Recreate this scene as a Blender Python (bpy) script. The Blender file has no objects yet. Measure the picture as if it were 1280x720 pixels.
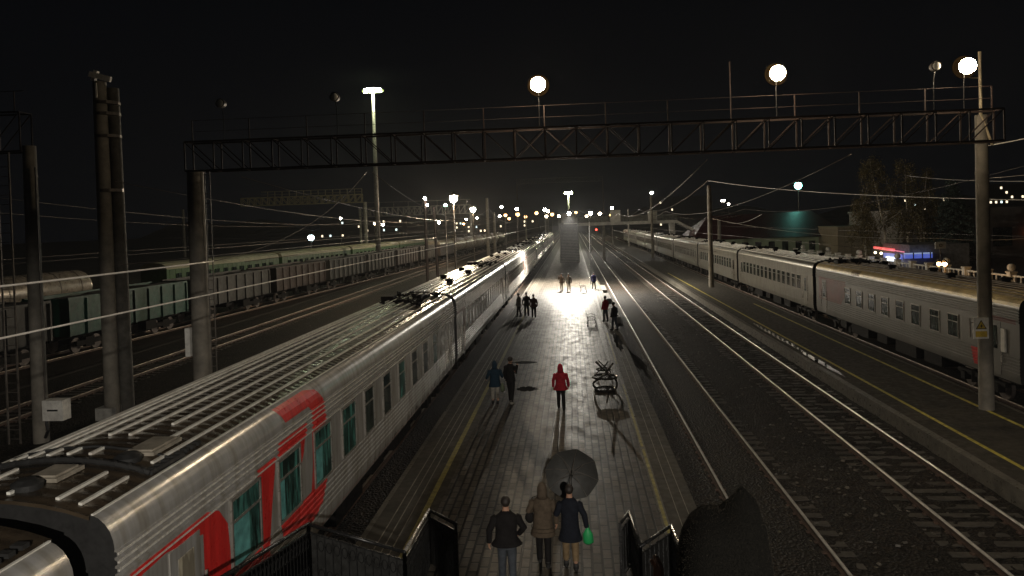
import bpy, bmesh, math, random
from mathutils import Vector, Matrix
random.seed(7)
SC = bpy.context.scene
COL = SC.collection
PI = math.pi

# ------------------------------------------------------------------ camera
cam_d = bpy.data.cameras.new('camera')
cam = bpy.data.objects.new('camera', cam_d); COL.objects.link(cam); SC.camera = cam
F, YAW, PITCH, ROLL = 930.0, math.radians(4.643), math.radians(1.0), 0.031
cam_d.sensor_fit = 'HORIZONTAL'; cam_d.sensor_width = 36.0; cam_d.lens = F / 1280 * 36
cam_d.shift_y = -0.05151; cam_d.clip_start = 0.05; cam_d.clip_end = 3000
fwd = Vector((-math.sin(YAW) * math.cos(PITCH), math.cos(YAW) * math.cos(PITCH), -math.sin(PITCH)))
rt = Vector((math.cos(YAW), math.sin(YAW), 0)); up = rt.cross(fwd)
r2 = rt * math.cos(ROLL) - up * math.sin(ROLL); u2 = rt * math.sin(ROLL) + up * math.cos(ROLL)
M = Matrix((r2, u2, -fwd)).transposed().to_4x4(); M.translation = Vector((0, 0, 7)); cam.matrix_world = M

# ------------------------------------------------------------------ world, view
W = bpy.data.worlds.new('World'); SC.world = W; W.use_nodes = True
bg = W.node_tree.nodes['Background']
bg.inputs[0].default_value = (0.55, 0.68, 1.0, 1); bg.inputs[1].default_value = 0.0022
SC.view_settings.view_transform = 'Standard'; SC.view_settings.look = 'None'
SC.view_settings.exposure = 0.0; SC.view_settings.gamma = 1.0
SC.cycles.use_denoising = True
SC.cycles.max_bounces = 5; SC.cycles.diffuse_bounces = 2; SC.cycles.glossy_bounces = 3
SC.cycles.volume_bounces = 0; SC.cycles.sample_clamp_indirect = 3.0; SC.cycles.sample_clamp_direct = 0
SC.cycles.use_light_tree = True; SC.cycles.blur_glossy = 0.3
SC.cycles.caustics_reflective = False; SC.cycles.caustics_refractive = False
HAZE = 0.00024

# ------------------------------------------------------------------ materials
MATS = {}
def nt(name):
    m = bpy.data.materials.new(name); m.use_nodes = True
    t = m.node_tree; b = t.nodes['Principled BSDF']
    return m, t, b
def noise(t, scale, detail=4, coord='Object', vec=None, rough=.6):
    n = t.nodes.new('ShaderNodeTexNoise'); n.inputs['Scale'].default_value = scale
    n.inputs['Detail'].default_value = detail; n.inputs['Roughness'].default_value = rough
    if vec is None:
        c = t.nodes.new('ShaderNodeTexCoord'); t.links.new(c.outputs[coord], n.inputs['Vector'])
    else: t.links.new(vec, n.inputs['Vector'])
    return n
def ramp(t, src, stops):
    r = t.nodes.new('ShaderNodeValToRGB'); t.links.new(src, r.inputs[0])
    e = r.color_ramp.elements
    while len(e) < len(stops): e.new(.5)
    for k, (p, c) in enumerate(stops):
        e[k].position = p
        e[k].color = (c, c, c, 1) if isinstance(c, (int, float)) else (*c, 1)
    return r
def bump(t, b, h, s, d=.02):
    n = t.nodes.new('ShaderNodeBump'); n.inputs['Strength'].default_value = s; n.inputs['Distance'].default_value = d
    t.links.new(h, n.inputs['Height']); t.links.new(n.outputs[0], b.inputs['Normal'])
def mat(name, col, rough=.6, metal=0., var=.35, scale=3., bmp=.15, rvar=.15, spec=.5):
    if name in MATS: return MATS[name]
    m, t, b = nt(name)
    n = noise(t, scale, 6)
    lo = tuple(c * (1 - var) for c in col); hi = tuple(min(1, c * (1 + var)) for c in col)
    r = ramp(t, n.outputs[0], [(.32, lo), (.68, hi)]); t.links.new(r.outputs[0], b.inputs['Base Color'])
    n2 = noise(t, scale * 2.7, 4)
    rr = ramp(t, n2.outputs[0], [(.3, max(.04, rough - rvar)), (.7, min(1, rough + rvar))]); t.links.new(rr.outputs[0], b.inputs['Roughness'])
    b.inputs['Metallic'].default_value = metal; b.inputs['Specular IOR Level'].default_value = spec
    if bmp: bump(t, b, n2.outputs[0], bmp, .01)
    MATS[name] = m; return m
def emit(name, col, s):
    if name in MATS: return MATS[name]
    m, t, b = nt(name)
    b.inputs['Base Color'].default_value = (.8, .8, .8, 1)
    b.inputs['Emission Color'].default_value = (*col, 1); b.inputs['Emission Strength'].default_value = s
    MATS[name] = m; return m

def paving():
    m, t, b = nt('wet_paving')
    c = t.nodes.new('ShaderNodeTexCoord'); mp = t.nodes.new('ShaderNodeMapping')
    t.links.new(c.outputs['Object'], mp.inputs[0]); mp.inputs['Rotation'].default_value = (0, 0, PI / 2)
    br = t.nodes.new('ShaderNodeTexBrick'); t.links.new(mp.outputs[0], br.inputs['Vector'])
    br.inputs['Scale'].default_value = 1; br.inputs['Brick Width'].default_value = .42; br.inputs['Row Height'].default_value = .21
    br.inputs['Mortar Size'].default_value = .03; br.inputs['Mortar Smooth'].default_value = .3; br.offset = .5
    br.inputs['Color1'].default_value = (.095, .082, .065, 1); br.inputs['Color2'].default_value = (.040, .034, .027, 1)
    br.inputs['Mortar'].default_value = (.003, .0027, .0023, 1); br.inputs['Bias'].default_value = 0
    n = noise(t, .55, 5); n3 = noise(t, 7, 5)
    mx = t.nodes.new('ShaderNodeMix'); mx.data_type = 'RGBA'; mx.blend_type = 'MULTIPLY'; mx.inputs[0].default_value = 1
    rr = ramp(t, n3.outputs[0], [(.25, .6), (.75, 1.25)])
    t.links.new(br.outputs['Color'], mx.inputs[6]); t.links.new(rr.outputs[0], mx.inputs[7]); t.links.new(mx.outputs[2], b.inputs['Base Color'])
    # damp film: low roughness in puddled areas
    sm = t.nodes.new('ShaderNodeMapping'); t.links.new(c.outputs['Object'], sm.inputs[0]); sm.inputs['Scale'].default_value = (1, .45, 1)
    nw = noise(t, 2.2, 7, vec=sm.outputs[0])
    wet = ramp(t, nw.outputs[0], [(.3, .36), (.5, .45), (.7, .60)])
    t.links.new(wet.outputs[0], b.inputs['Roughness'])
    ad = t.nodes.new('ShaderNodeMath'); ad.operation = 'MULTIPLY_ADD'
    t.links.new(n3.outputs[0], ad.inputs[0]); ad.inputs[1].default_value = .35
    inv = t.nodes.new('ShaderNodeMath'); inv.operation = 'SUBTRACT'; inv.inputs[0].default_value = 1; t.links.new(br.outputs['Fac'], inv.inputs[1])
    t.links.new(inv.outputs[0], ad.inputs[2])
    bump(t, b, ad.outputs[0], .75, .014)
    b.inputs['Specular IOR Level'].default_value = .2
    return m
PAVE = paving()
def ballast():
    m, t, b = nt('ballast_gravel')
    c = t.nodes.new('ShaderNodeTexCoord')
    v = t.nodes.new('ShaderNodeTexVoronoi'); v.inputs['Scale'].default_value = 14; t.links.new(c.outputs['Object'], v.inputs['Vector'])
    n = noise(t, .35, 6); n2 = noise(t, 22, 3)
    r1 = ramp(t, v.outputs['Color'], [(.1, (.004, .0032, .0026)), (.6, (.012, .0095, .0075)), (.95, (.038, .031, .024)), (1., (.30, .28, .25))])
    mx = t.nodes.new('ShaderNodeMix'); mx.data_type = 'RGBA'; mx.blend_type = 'MULTIPLY'; mx.inputs[0].default_value = 1
    r2_ = ramp(t, n.outputs[0], [(.3, (.55, .62, .5)), (.7, (1.3, 1.1, .95))])
    t.links.new(r1.outputs[0], mx.inputs[6]); t.links.new(r2_.outputs[0], mx.inputs[7]); t.links.new(mx.outputs[2], b.inputs['Base Color'])
    rr = ramp(t, n2.outputs[0], [(.3, .45), (.7, .95)]); t.links.new(rr.outputs[0], b.inputs['Roughness'])
    bump(t, b, v.outputs['Distance'], 1.0, .05)
    b.inputs['Specular IOR Level'].default_value = .15
    return m
BALL = ballast()
def windowglass(name, col, lo=.25):
    m, t, b = nt(name)
    c_ = t.nodes.new('ShaderNodeTexCoord'); mp_ = t.nodes.new('ShaderNodeMapping'); t.links.new(c_.outputs['Object'], mp_.inputs[0]); mp_.inputs['Scale'].default_value = (1, 3.2, .55)
    n = noise(t, 2.2, 3, vec=mp_.outputs[0]); r = ramp(t, n.outputs[0], [(.38, tuple(c * lo for c in col)), (.5, tuple(c * .6 for c in col)), (.66, tuple(min(1, c * 1.8) for c in col))])
    t.links.new(r.outputs[0], b.inputs['Base Color']); b.inputs['Roughness'].default_value = .08
    b.inputs['Specular IOR Level'].default_value = .6
    return m
CON = mat('concrete', (.20, .182, .15), .75, 0, .3, 2.0, .3)
KERB = mat('kerb_concrete', (.10, .092, .075), .4, 0, .35, 2.5, .3, .2)
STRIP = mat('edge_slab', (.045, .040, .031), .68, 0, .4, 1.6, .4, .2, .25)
YEL = mat('yellow_paint', (.24, .21, .05), .45, 0, .5, 5, .2)
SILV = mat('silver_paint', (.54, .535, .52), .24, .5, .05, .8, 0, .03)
SILVD = mat('dimmed_silver_paint', (.16, .156, .145), .4, .3, .1, .8, 0, .04)  # silver paint darkened so the weak light on this coach sits in the colour
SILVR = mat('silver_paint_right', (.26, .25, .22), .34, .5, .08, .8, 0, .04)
RED = mat('red_paint', (.62, .028, .025), .3, 0, .12, 2, .02, .05)
MAR = mat('maroon_paint', (.13, .035, .03), .35, 0, .3, 2, .03, .05)
ROOF = mat('brown_roof', (.050, .037, .024), .27, .1, .4, 1.4, .35, .18)
_t = ROOF.node_tree; _w = _t.nodes.new('ShaderNodeTexWave'); _w.bands_direction = 'Y'; _w.inputs['Scale'].default_value = 1.25; _w.inputs['Distortion'].default_value = 1.2; _w.inputs['Detail'].default_value = 2
_c = _t.nodes.new('ShaderNodeTexCoord'); _t.links.new(_c.outputs['Object'], _w.inputs['Vector'])
_b = _t.nodes.new('ShaderNodeBump'); _b.inputs['Strength'].default_value = .6; _b.inputs['Distance'].default_value = .02
_t.links.new(_w.outputs['Fac'], _b.inputs['Height']); _pb = _t.nodes['Principled BSDF']; _o = _pb.inputs['Normal'].links[0].from_socket; _t.links.new(_o, _b.inputs['Normal']); _t.links.new(_b.outputs[0], _pb.inputs['Normal'])
for _m in (SILV, SILVR, RED):
    _t = _m.node_tree; _pb = _t.nodes['Principled BSDF']; _src = _pb.inputs['Base Color'].links[0].from_socket
    _c = _t.nodes.new('ShaderNodeTexCoord'); _mp = _t.nodes.new('ShaderNodeMapping'); _t.links.new(_c.outputs['Object'], _mp.inputs[0]); _mp.inputs['Scale'].default_value = (1, 5, .6)
    _n = _t.nodes.new('ShaderNodeTexNoise'); _n.inputs['Scale'].default_value = 1.6; _n.inputs['Detail'].default_value = 6; _t.links.new(_mp.outputs[0], _n.inputs['Vector'])
    _r = ramp(_t, _n.outputs[0], [(.3, (.62, .58, .5)), (.62, (1.04, 1.04, 1.04))])
    _x = _t.nodes.new('ShaderNodeMix'); _x.data_type = 'RGBA'; _x.blend_type = 'MULTIPLY'; _x.inputs[0].default_value = .85
    _t.links.new(_src, _x.inputs[6]); _t.links.new(_r.outputs[0], _x.inputs[7]); _t.links.new(_x.outputs[2], _pb.inputs['Base Color'])
LITBAND = mat('warm_lit_cream', (.68, .54, .28), .4, .1, .3, 1.2, .15, .1)  # cream stands in for warm light reflected off the near right coach's shoulder
RIBM = mat('rib_metal', (.88, .83, .74), .36, .15, .25, 4, .05, .08)
BLK = mat('black_rubber', (.012, .012, .012), .7, 0, .3, 4, .2)
UND = mat('shaded_underframe', (.006, .005, .0045), .7, 0, .4, 3, .3, .1, .1)  # near black: the platform edge's shadow is put into this colour
RAILM = mat('rail_steel', (.85, .83, .79), .33, .8, .12, 5, 0, .05)
RAILD = mat('dull_rail_top', (.22, .18, .14), .5, .5, .3, 5, 0)
RAILS = mat('rusty_rail_side', (.07, .04, .026), .7, .2, .4, 5, .2)
SLP = mat('sleeper_concrete', (.042, .036, .028), .5, 0, .45, 1.3, .3, .2)
STEEL = mat('grey_steel', (.16, .14, .12), .5, .4, .35, 3, .1)
RUST = mat('rusty_steel', (.03, .018, .014), .6, .3, .4, 3, .15)
WIRE = mat('glare_lit_wire', (.8, .76, .7), .5, .2, .1, 5, 0)  # lamp glare on the bright wires is put into this pale colour
WIRED = mat('dull_wire', (.12, .10, .085), .5, .3, .15, 5, 0)
BLKM = mat('black_paint', (.014, .014, .014), .32, .2, .3, 5, .05)
BRT = mat('bare_metal_and_glint', (.6, .56, .5), .25, .7, .3, 8, .1)  # bare metal for door handles; on the railings it paints a highlight
TEAL = windowglass('teal_curtain_glass', (.045, .15, .13), .12)
DGL = windowglass('dark_window_glass', (.035, .05, .045))
FROST = windowglass('frosted_glass', (.32, .29, .22), .7)
FRM = mat('window_frame_metal', (.30, .28, .25), .35, .5, .2, 6, .02)
WHT = mat('white_paint', (.78, .76, .70), .6, 0, .25, 3, .1)
GRNW = mat('green_wagon_paint', (.004, .055, .034), .55, 0, .35, 1.5, .15)
GRYW = mat('grey_wagon_paint', (.034, .032, .028), .6, .1, .4, 1.2, .2)
BRNW = mat('brown_wagon_paint', (.034, .023, .018), .6, .1, .4, 1.2, .2)
GCOA = mat('green_coach_paint', (.045, .10, .038), .45, 0, .25, 1.5, .05)
CREAM = mat('cream_roof_paint', (.30, .29, .20), .5, 0, .25, 1.0, .1)
TANK = mat('tank_paint', (.24, .21, .17), .35, .2, .35, 1.5, .1)
DIRT = mat('dirt_ground', (.05, .042, .032), .9, 0, .45, .4, .6, .1)
BDIRT = mat('brown_sand', (.16, .115, .05), .9, 0, .4, .8, .4)

# ------------------------------------------------------------------ mesh helpers
class MB:
    def __init__(s): s.v = []; s.f = []; s.mi = []; s.cur = 0
    def add(s, vs, fs):
        o = len(s.v); s.v += [tuple(v) for v in vs]; s.f += [tuple(o + i for i in f) for f in fs]; s.mi += [s.cur] * len(fs)
    def box(s, x0, x1, y0, y1, z0, z1, M=None):
        vs = [Vector((x, y, z)) for x in (x0, x1) for y in (y0, y1) for z in (z0, z1)]
        if M: vs = [M @ v for v in vs]
        s.add(vs, [(0, 1, 3, 2), (4, 6, 7, 5), (0, 4, 5, 1), (2, 3, 7, 6), (0, 2, 6, 4), (1, 5, 7, 3)])
    def bar(s, a, b, w, h=None):
        a = Vector(a); b = Vector(b); d = (b - a)
        if d.length < 1e-6: return
        h = h or w; d.normalize(); u = Vector((0, 0, 1)) if abs(d.z) < .95 else Vector((0, 1, 0))
        r = d.cross(u).normalized(); u = r.cross(d)
        vs = [p + r * (w / 2 * i) + u * (h / 2 * j) for p in (a, b) for i, j in ((-1, -1), (1, -1), (1, 1), (-1, 1))]
        s.add(vs, [(3, 2, 1, 0), (4, 5, 6, 7), (0, 1, 5, 4), (1, 2, 6, 5), (2, 3, 7, 6), (3, 0, 4, 7)])
    def tube(s, pts, rad, n=8, cap=True):
        pts = [Vector(p) for p in pts]; R = rad if isinstance(rad, (list, tuple)) else [rad] * len(pts)
        rings = []; prev = None
        for i, p in enumerate(pts):
            d = (pts[min(i + 1, len(pts) - 1)] - pts[max(i - 1, 0)]).normalized()
            if prev is None:
                u = Vector((0, 0, 1)) if abs(d.z) < .9 else Vector((1, 0, 0)); r = d.cross(u).normalized()
            else: r = (prev - d * prev.dot(d)).normalized()
            prev = r; u = d.cross(r)
            rings.append([p + (r * math.cos(2 * PI * k / n) + u * math.sin(2 * PI * k / n)) * R[i] for k in range(n)])
        s.loft(rings, cap)
    def loft(s, rings, cap=True):
        n = len(rings[0]); vs = [v for r in rings for v in r]; fs = []
        for i in range(len(rings) - 1):
            for k in range(n): fs.append((i * n + k, i * n + (k + 1) % n, (i + 1) * n + (k + 1) % n, (i + 1) * n + k))
        if cap: fs.append(tuple(range(n - 1, -1, -1))); fs.append(tuple((len(rings) - 1) * n + k for k in range(n)))
        s.add(vs, fs)
    def oval(s, rs, n=14):          # rings (z, rx, ry, cx, cy)
        s.loft([[Vector((cx + rx * math.cos(2 * PI * k / n), cy + ry * math.sin(2 * PI * k / n), z)) for k in range(n)] for z, rx, ry, cx, cy in rs])
    def ball(s, c, rx, ry=None, rz=None, n=12, m=8, M=None):
        ry = ry or rx; rz = rz or rx; rings = []
        for j in range(1, m):
            a = PI * j / m - PI / 2
            rings.append([Vector((rx * math.cos(a) * math.cos(2 * PI * k / n), ry * math.cos(a) * math.sin(2 * PI * k / n), rz * math.sin(a))) for k in range(n)])
        vs = [v for r in rings for v in r] + [Vector((0, 0, -rz)), Vector((0, 0, rz))]
        if M: vs = [M @ v for v in vs]
        vs = [v + Vector(c) for v in vs]; fs = []
        for i in range(len(rings) - 1):
            for k in range(n): fs.append((i * n + k, i * n + (k + 1) % n, (i + 1) * n + (k + 1) % n, (i + 1) * n + k))
        b = len(vs) - 2
        for k in range(n): fs.append((b, (k + 1) % n, k)); fs.append((b + 1, (m - 2) * n + k, (m - 2) * n + (k + 1) % n))
        s.add(vs, fs)
    def build(s, name, m, parent=None, smooth=False, loc=None):
        me = bpy.data.meshes.new(name); me.from_pydata(s.v, [], s.f)
        for mm in (m if isinstance(m, (list, tuple)) else [m]): me.materials.append(mm)
        if isinstance(m, (list, tuple)): me.polygons.foreach_set('material_index', s.mi)
        if smooth: me.polygons.foreach_set('use_smooth', [True] * len(me.polygons))
        me.update()
        o = bpy.data.objects.new(name, me); COL.objects.link(o)
        if smooth == 'auto':
            try: me.set_sharp_from_angle(angle=math.radians(35))
            except Exception: pass
        if parent: o.parent = parent
        if loc: o.location = loc
        return o
def tag(o, label=None, cat=None, group=None, kind=None):
    if label: o['label'] = label
    if cat: o['category'] = cat
    if group: o['group'] = group
    if kind: o['kind'] = kind
    return o
def empty(name, loc=(0, 0, 0), rz=0, label=None, cat=None, group=None):
    o = bpy.data.objects.new(name, None); COL.objects.link(o); o.location = loc; o.rotation_euler = (0, 0, rz)
    return tag(o, label, cat, group)
def copy_tree(o, parent=None):
    c = o.copy(); COL.objects.link(c); c.parent = parent
    for ch in list(o.children): copy_tree(ch, c)
    return c

# ------------------------------------------------------------------ ground and platforms
g = MB(); g.add([(-700, -60, -.62), (700, -60, -.62), (700, 1500, -.62), (-700, 1500, -.62)], [(0, 1, 2, 3)])
tag(g.build('ground', DIRT), kind='structure')
g = MB()
for (a, b_) in ((-9.6, -4.86), (2.82, 10.9), (15.1, 19.2), (-27.5, -9.62), (-36, -28)):
    g.add([(a, -20, -.5), (b_, -20, -.5), (b_, 520, -.5), (a, 520, -.5)], [(0, 1, 2, 3)])
tag(g.build('ballast_bed', BALL), kind='structure')
# platform one (between the left train and the first track)
def slab(name, x0, x1, y0, y1, z1, m, z0=-.6):
    b = MB(); b.box(x0, x1, y0, y1, z0, z1); o = b.build(name, m); return tag(o, kind='structure')
slab('platform_paving', -3.5, 1.85, -6, 330, 0, PAVE)
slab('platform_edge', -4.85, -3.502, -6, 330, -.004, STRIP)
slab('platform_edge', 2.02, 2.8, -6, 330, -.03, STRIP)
slab('platform_kerb', 1.852, 2.018, -6, 330, .02, KERB)
slab('platform_kerb', -4.99, -4.852, -6, 330, -.02, KERB)
for y in (53.5, 66.2, 74.5): slab('platform_edge', 2.802, 3.25, y, y + 5.2, -.02, KERB)
b = MB(); b.box(-3.86, -3.72, 0, 62, -.003, .004); tag(b.build('yellow_line', YEL), kind='structure')
b = MB()
for y0, y1 in ((6, 22.6), (22.9, 31.5), (36, 46)): b.box(1.90, 1.975, y0, y1, .021, .026)
tag(b.build('yellow_line', YEL), kind='structure')
b = MB()
for x in (-4.1, -4.3, -4.5): b.box(x - .012, x + .012, 0, 120, -.003, .003)
for x in (2.3, 2.55): b.box(x - .008, x + .008, 0, 120, -.029, -.025)
tag(b.build('pavement_joint', mat('joint_light', (.22, .2, .16), .4)), kind='structure')
# platform two
slab('platform_kerb', 10.86, 11.12, -10, 330, .0, KERB)
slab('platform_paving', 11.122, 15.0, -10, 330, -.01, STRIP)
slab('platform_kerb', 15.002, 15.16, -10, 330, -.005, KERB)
b = MB(); b.box(11.78, 11.91, 5, 95, -.009, -.005); b.box(14.04, 14.17, 5, 60, -.009, -.005)
tag(b.build('yellow_line', mat('bright_yellow_paint', (.5, .43, .07), .45, 0, .5, 5, .2)), kind='structure')  # brighter yellow than the lines of platform one
# forecourt behind the right train
g = MB(); g.box(19.4, 36.4, -30, 260, -.6, .0); tag(g.build('forecourt', BDIRT), kind='structure')
g = MB(); g.box(36.41, 120, -30, 400, -.6, -.02); tag(g.build('road', mat('asphalt', (.05, .048, .045), .5, 0, .3, 1, .2)), kind='structure')
# puddles, thin sheets of still water
WATER = mat('puddle_water', (.02, .018, .015), .05, 0, .1, 1, 0, .01)
def puddle(x, y, rx, ry, z=.003):
    b = MB(); n = 22; ph = random.random() * 6
    b.add([(x + rx * math.cos(2 * PI * k / n) * (1 + .22 * math.sin(3 * k + ph)), y + ry * math.sin(2 * PI * k / n) * (1 + .2 * math.cos(2.3 * k + ph)), z) for k in range(n)], [tuple(range(n))])
    tag(b.build('puddle', WATER), kind='structure')
for a in ((-2.1, 31.0, .42, .45), (2.42, 43, .2, 3)):
    puddle(*a, z=.003 if a[0] < 2 else -.024)
for a in ((11.5, 44, .16, 5), (11.4, 36, .14, 3)): puddle(*a, z=-.006)
FILM = mat('wet_film', (.05, .045, .037), .33, 0, .3, 3, .35, .1, .6)
def film(x, y0, y1, w, z, seed):
    rr = random.Random(seed); b = MB(); n = 16; L_, R_ = [], []
    for k in range(n + 1):
        y = y0 + (y1 - y0) * k / n; e = math.sin(PI * min(1, max(0.03, k / n)) ) ** .4
        L_.append((x - w * e * rr.uniform(.5, 1.1), y, z)); R_.append((x + w * e * rr.uniform(.5, 1.1), y, z))
    b.add(L_ + R_, [(k, n + 1 + k, n + 2 + k, k + 1) for k in range(n)]); tag(b.build('puddle', FILM), kind='structure')
for i_, a in enumerate(((1.62, 37, 53, .16, .003), (2.3, 38, 52, .2, -.026), (1.55, 55, 70, .2, .003), )): film(*a, i_)
# ------------------------------------------------------------------ tracks
def track(xc, y0, y1, label, sleepers=True, x1=None, top=None):
    root = empty('railway_track', (xc, y0, -.5), 0, label, 'track')
    L = y1 - y0; dx = 0 if x1 is None else x1 - xc
    for s in (-1, 1):
        m = MB(); ox = s * .79
        n = max(1, int(L // 25)); 
        for k in range(n):
            a, c = L * k / n + .006, L * (k + 1) / n
            xa, xb = ox + dx * k / n, ox + dx * (k + 1) / n
            m.cur = 1
            m.bar((xa, a, .055), (xb, c, .055), .14, .02); m.bar((xa, a, .115), (xb, c, .115), .02, .1)
            m.cur = 0
            m.loft([[Vector((xx + .036 * cx, yy, .166 + .036 * cz)) for cx, cz in ((-1, 0), (-1, .55), (-.8, .85), (-.4, 1), (0, 1.04), (.4, 1), (.8, .85), (1, .55), (1, 0))] for xx, yy in ((xa, a), (xb, c))])
        m.build('rail', [top or (RAILM if xc > 0 else RAILD), RAILS], root, smooth='auto')
    if sleepers:
        m = MB(); k = 0; y = .3
        while y < min(L, 135):
            x = dx * y / L; h = .028 + random.uniform(-.012, .012); yy = y + random.uniform(-.02, .02)
            m.box(x - 1.35, x + 1.35, yy - .13, yy + .13, -.1, h); y += .545
        tag(m.build('sleepers', SLP, root), kind='stuff')
        m = MB(); y = .3
        while y < min(L, 60):
            x = dx * y / L
            for s in (-1, 1):
                for q in (-1, 1): m.box(x + s * .79 + q * .1 - .04, x + s * .79 + q * .1 + .04, y - .05, y + .05, .02, .075)
            y += .545
        tag(m.build('rail_clips', RAILS, root), kind='stuff')
    return root
track(4.59, -6, 480, 'shiny twin rail track running along the right edge of the wet brick platform')
track(9.28, -6, 480, 'second railway track, beside the kerb of the right-hand platform')
track(-6.9, -6, 420, 'railway track hidden under the grey and red passenger train', False)
track(17.02, -6, 420, 'railway track under the silver passenger train on the right', False, top=RAILD)
track(-11.6, -6, 480, 'empty track just left of the grey and red passenger train')
track(-16.3, 10, 480, 'empty yard track two over to the left of the red and grey train')
track(-23.6, 10, 480, 'empty yard track beside the row of gondola wagons')

g = MB()
for (a, b_, z) in ((3.86, 5.3, -.455), (2.83, 3.72, -.46), (-17, -15.6, -.46)): g.add([(a, -20, z), (b_, -20, z), (b_, 520, z), (a, 520, z)], [(0, 1, 2, 3)])
tag(g.build('ballast_bed', BALL), kind='structure')
def rough_bed(x0, x1, y0, y1, zc, amp, seed, st=.16):
    rr = random.Random(seed); nx, ny = int((x1 - x0) / st), int((y1 - y0) / st)
    vs = [(x0 + (x1 - x0) * i / nx, y0 + (y1 - y0) * j / ny, zc + rr.uniform(-amp, amp) + amp * .9 * math.sin(x0 + i * .9 + math.sin(j * .21) * 2) * math.sin(j * .37 + i * .2)) for j in range(ny + 1) for i in range(nx + 1)]
    b = MB(); b.add(vs, [(j * (nx + 1) + i, j * (nx + 1) + i + 1, (j + 1) * (nx + 1) + i + 1, (j + 1) * (nx + 1) + i) for j in range(ny) for i in range(nx)])
    tag(b.build('ballast_bed', BALL, None, smooth=True), kind='structure')
rough_bed(5.5, 8.4, 10, 75, -.482, .016, 1); rough_bed(8.55, 10.0, 10, 75, -.476, .02, 2); rough_bed(10.15, 10.84, 10, 75, -.47, .02, 3)
rough_bed(-27, -9.8, 14, 60, -.484, .018, 4, .4)
# ------------------------------------------------------------------ coaches
PROF = [(1.50, 1.05), (1.53, 1.22)]
def ribbed(z0, z1, n, p=.014):
    out = []
    for i in range(n):
        c = z0 + (z1 - z0) * (i + .5) / n; h = (z1 - z0) / n
        out += [(1.535, c - h * .36), (1.535 + p, c - h * .2), (1.535 + p, c + h * .2), (1.535, c + h * .36)]
    return out
PROF += [(1.534, 1.28)] + ribbed(1.32, 2.0, 6) + [(1.535, 2.04)] + ribbed(3.18, 3.66, 5, .03) + [(1.54, 3.68), (1.525, 3.78), (1.49, 3.88), (1.43, 3.97), (1.355, 4.035), (1.28, 4.07)]
RPROF = [(1.28, 4.07), (1.0, 4.155), (.7, 4.215), (.35, 4.255), (0, 4.27)]
def roofz(a):
    a = abs(a)
    for i in range(len(RPROF) - 1):
        (a0, z0), (a1, z1) = RPROF[i], RPROF[i + 1]
        if a1 <= a <= a0: return z1 + (z0 - z1) * (a - a1) / (a0 - a1)
    return 4.07
def arc_x(z):       # outer x of the smooth side at height z
    pts = [(1.535, 2.0), (1.54, 3.68), (1.525, 3.78), (1.49, 3.88), (1.43, 3.97), (1.355, 4.035), (1.28, 4.07)]
    for i in range(len(pts) - 1):
        if pts[i][1] <= z <= pts[i + 1][1]:
            t = (z - pts[i][1]) / (pts[i + 1][1] - pts[i][1]); return pts[i][0] + t * (pts[i + 1][0] - pts[i][0])
    return 1.535
def livery(poly, m, parent, side, name='livery_panel', n=.05):
    """flat painted shape (y, z) wrapped onto the coach side, 4 mm proud, ribs included"""
    # scanline strips between breakpoints so that the sheet follows the profile
    zs = sorted(set([p[1] for p in PROF if p[1] > 1.06] + [3.72, 3.82, 3.92, 4.0, 4.05] + [p[1] for p in poly]))
    zs = [z for z in zs if min(p[1] for p in poly) <= z <= min(4.07, max(p[1] for p in poly))]
    PX = dict()
    def px(z):
        for i in range(len(PROF) - 1):
            if PROF[i][1] <= z <= PROF[i + 1][1] + 1e-9:
                d = PROF[i + 1][1] - PROF[i][1]; t = (z - PROF[i][1]) / d if d > 1e-9 else 0
                return PROF[i][0] + t * (PROF[i + 1][0] - PROF[i][0])
        return 1.535
    def cuts(z):
        xs = []
        for i in range(len(poly)):
            (a, za), (c, zc) = poly[i], poly[(i + 1) % len(poly)]
            if (za <= z < zc) or (zc <= z < za): xs.append(a + (c - a) * (z - za) / (zc - za))
        return sorted(xs)
    mb = MB()
    for i in range(len(zs) - 1):
        z0, z1 = zs[i], zs[i + 1]
        c0, c1 = cuts(z0 + 1e-5), cuts(z1 - 1e-5)
        if len(c0) != len(c1): continue
        for k in range(0, len(c0) - 1, 2):
            x0, x1 = (px(z0) + .004) * side, (px(z1) + .004) * side
            mb.add([(x0, c0[k], z0), (x0, c0[k + 1], z0), (x1, c1[k + 1], z1), (x1, c1[k], z1)], [(0, 1, 2, 3)])
    return mb.build(name, m, parent)

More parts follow.
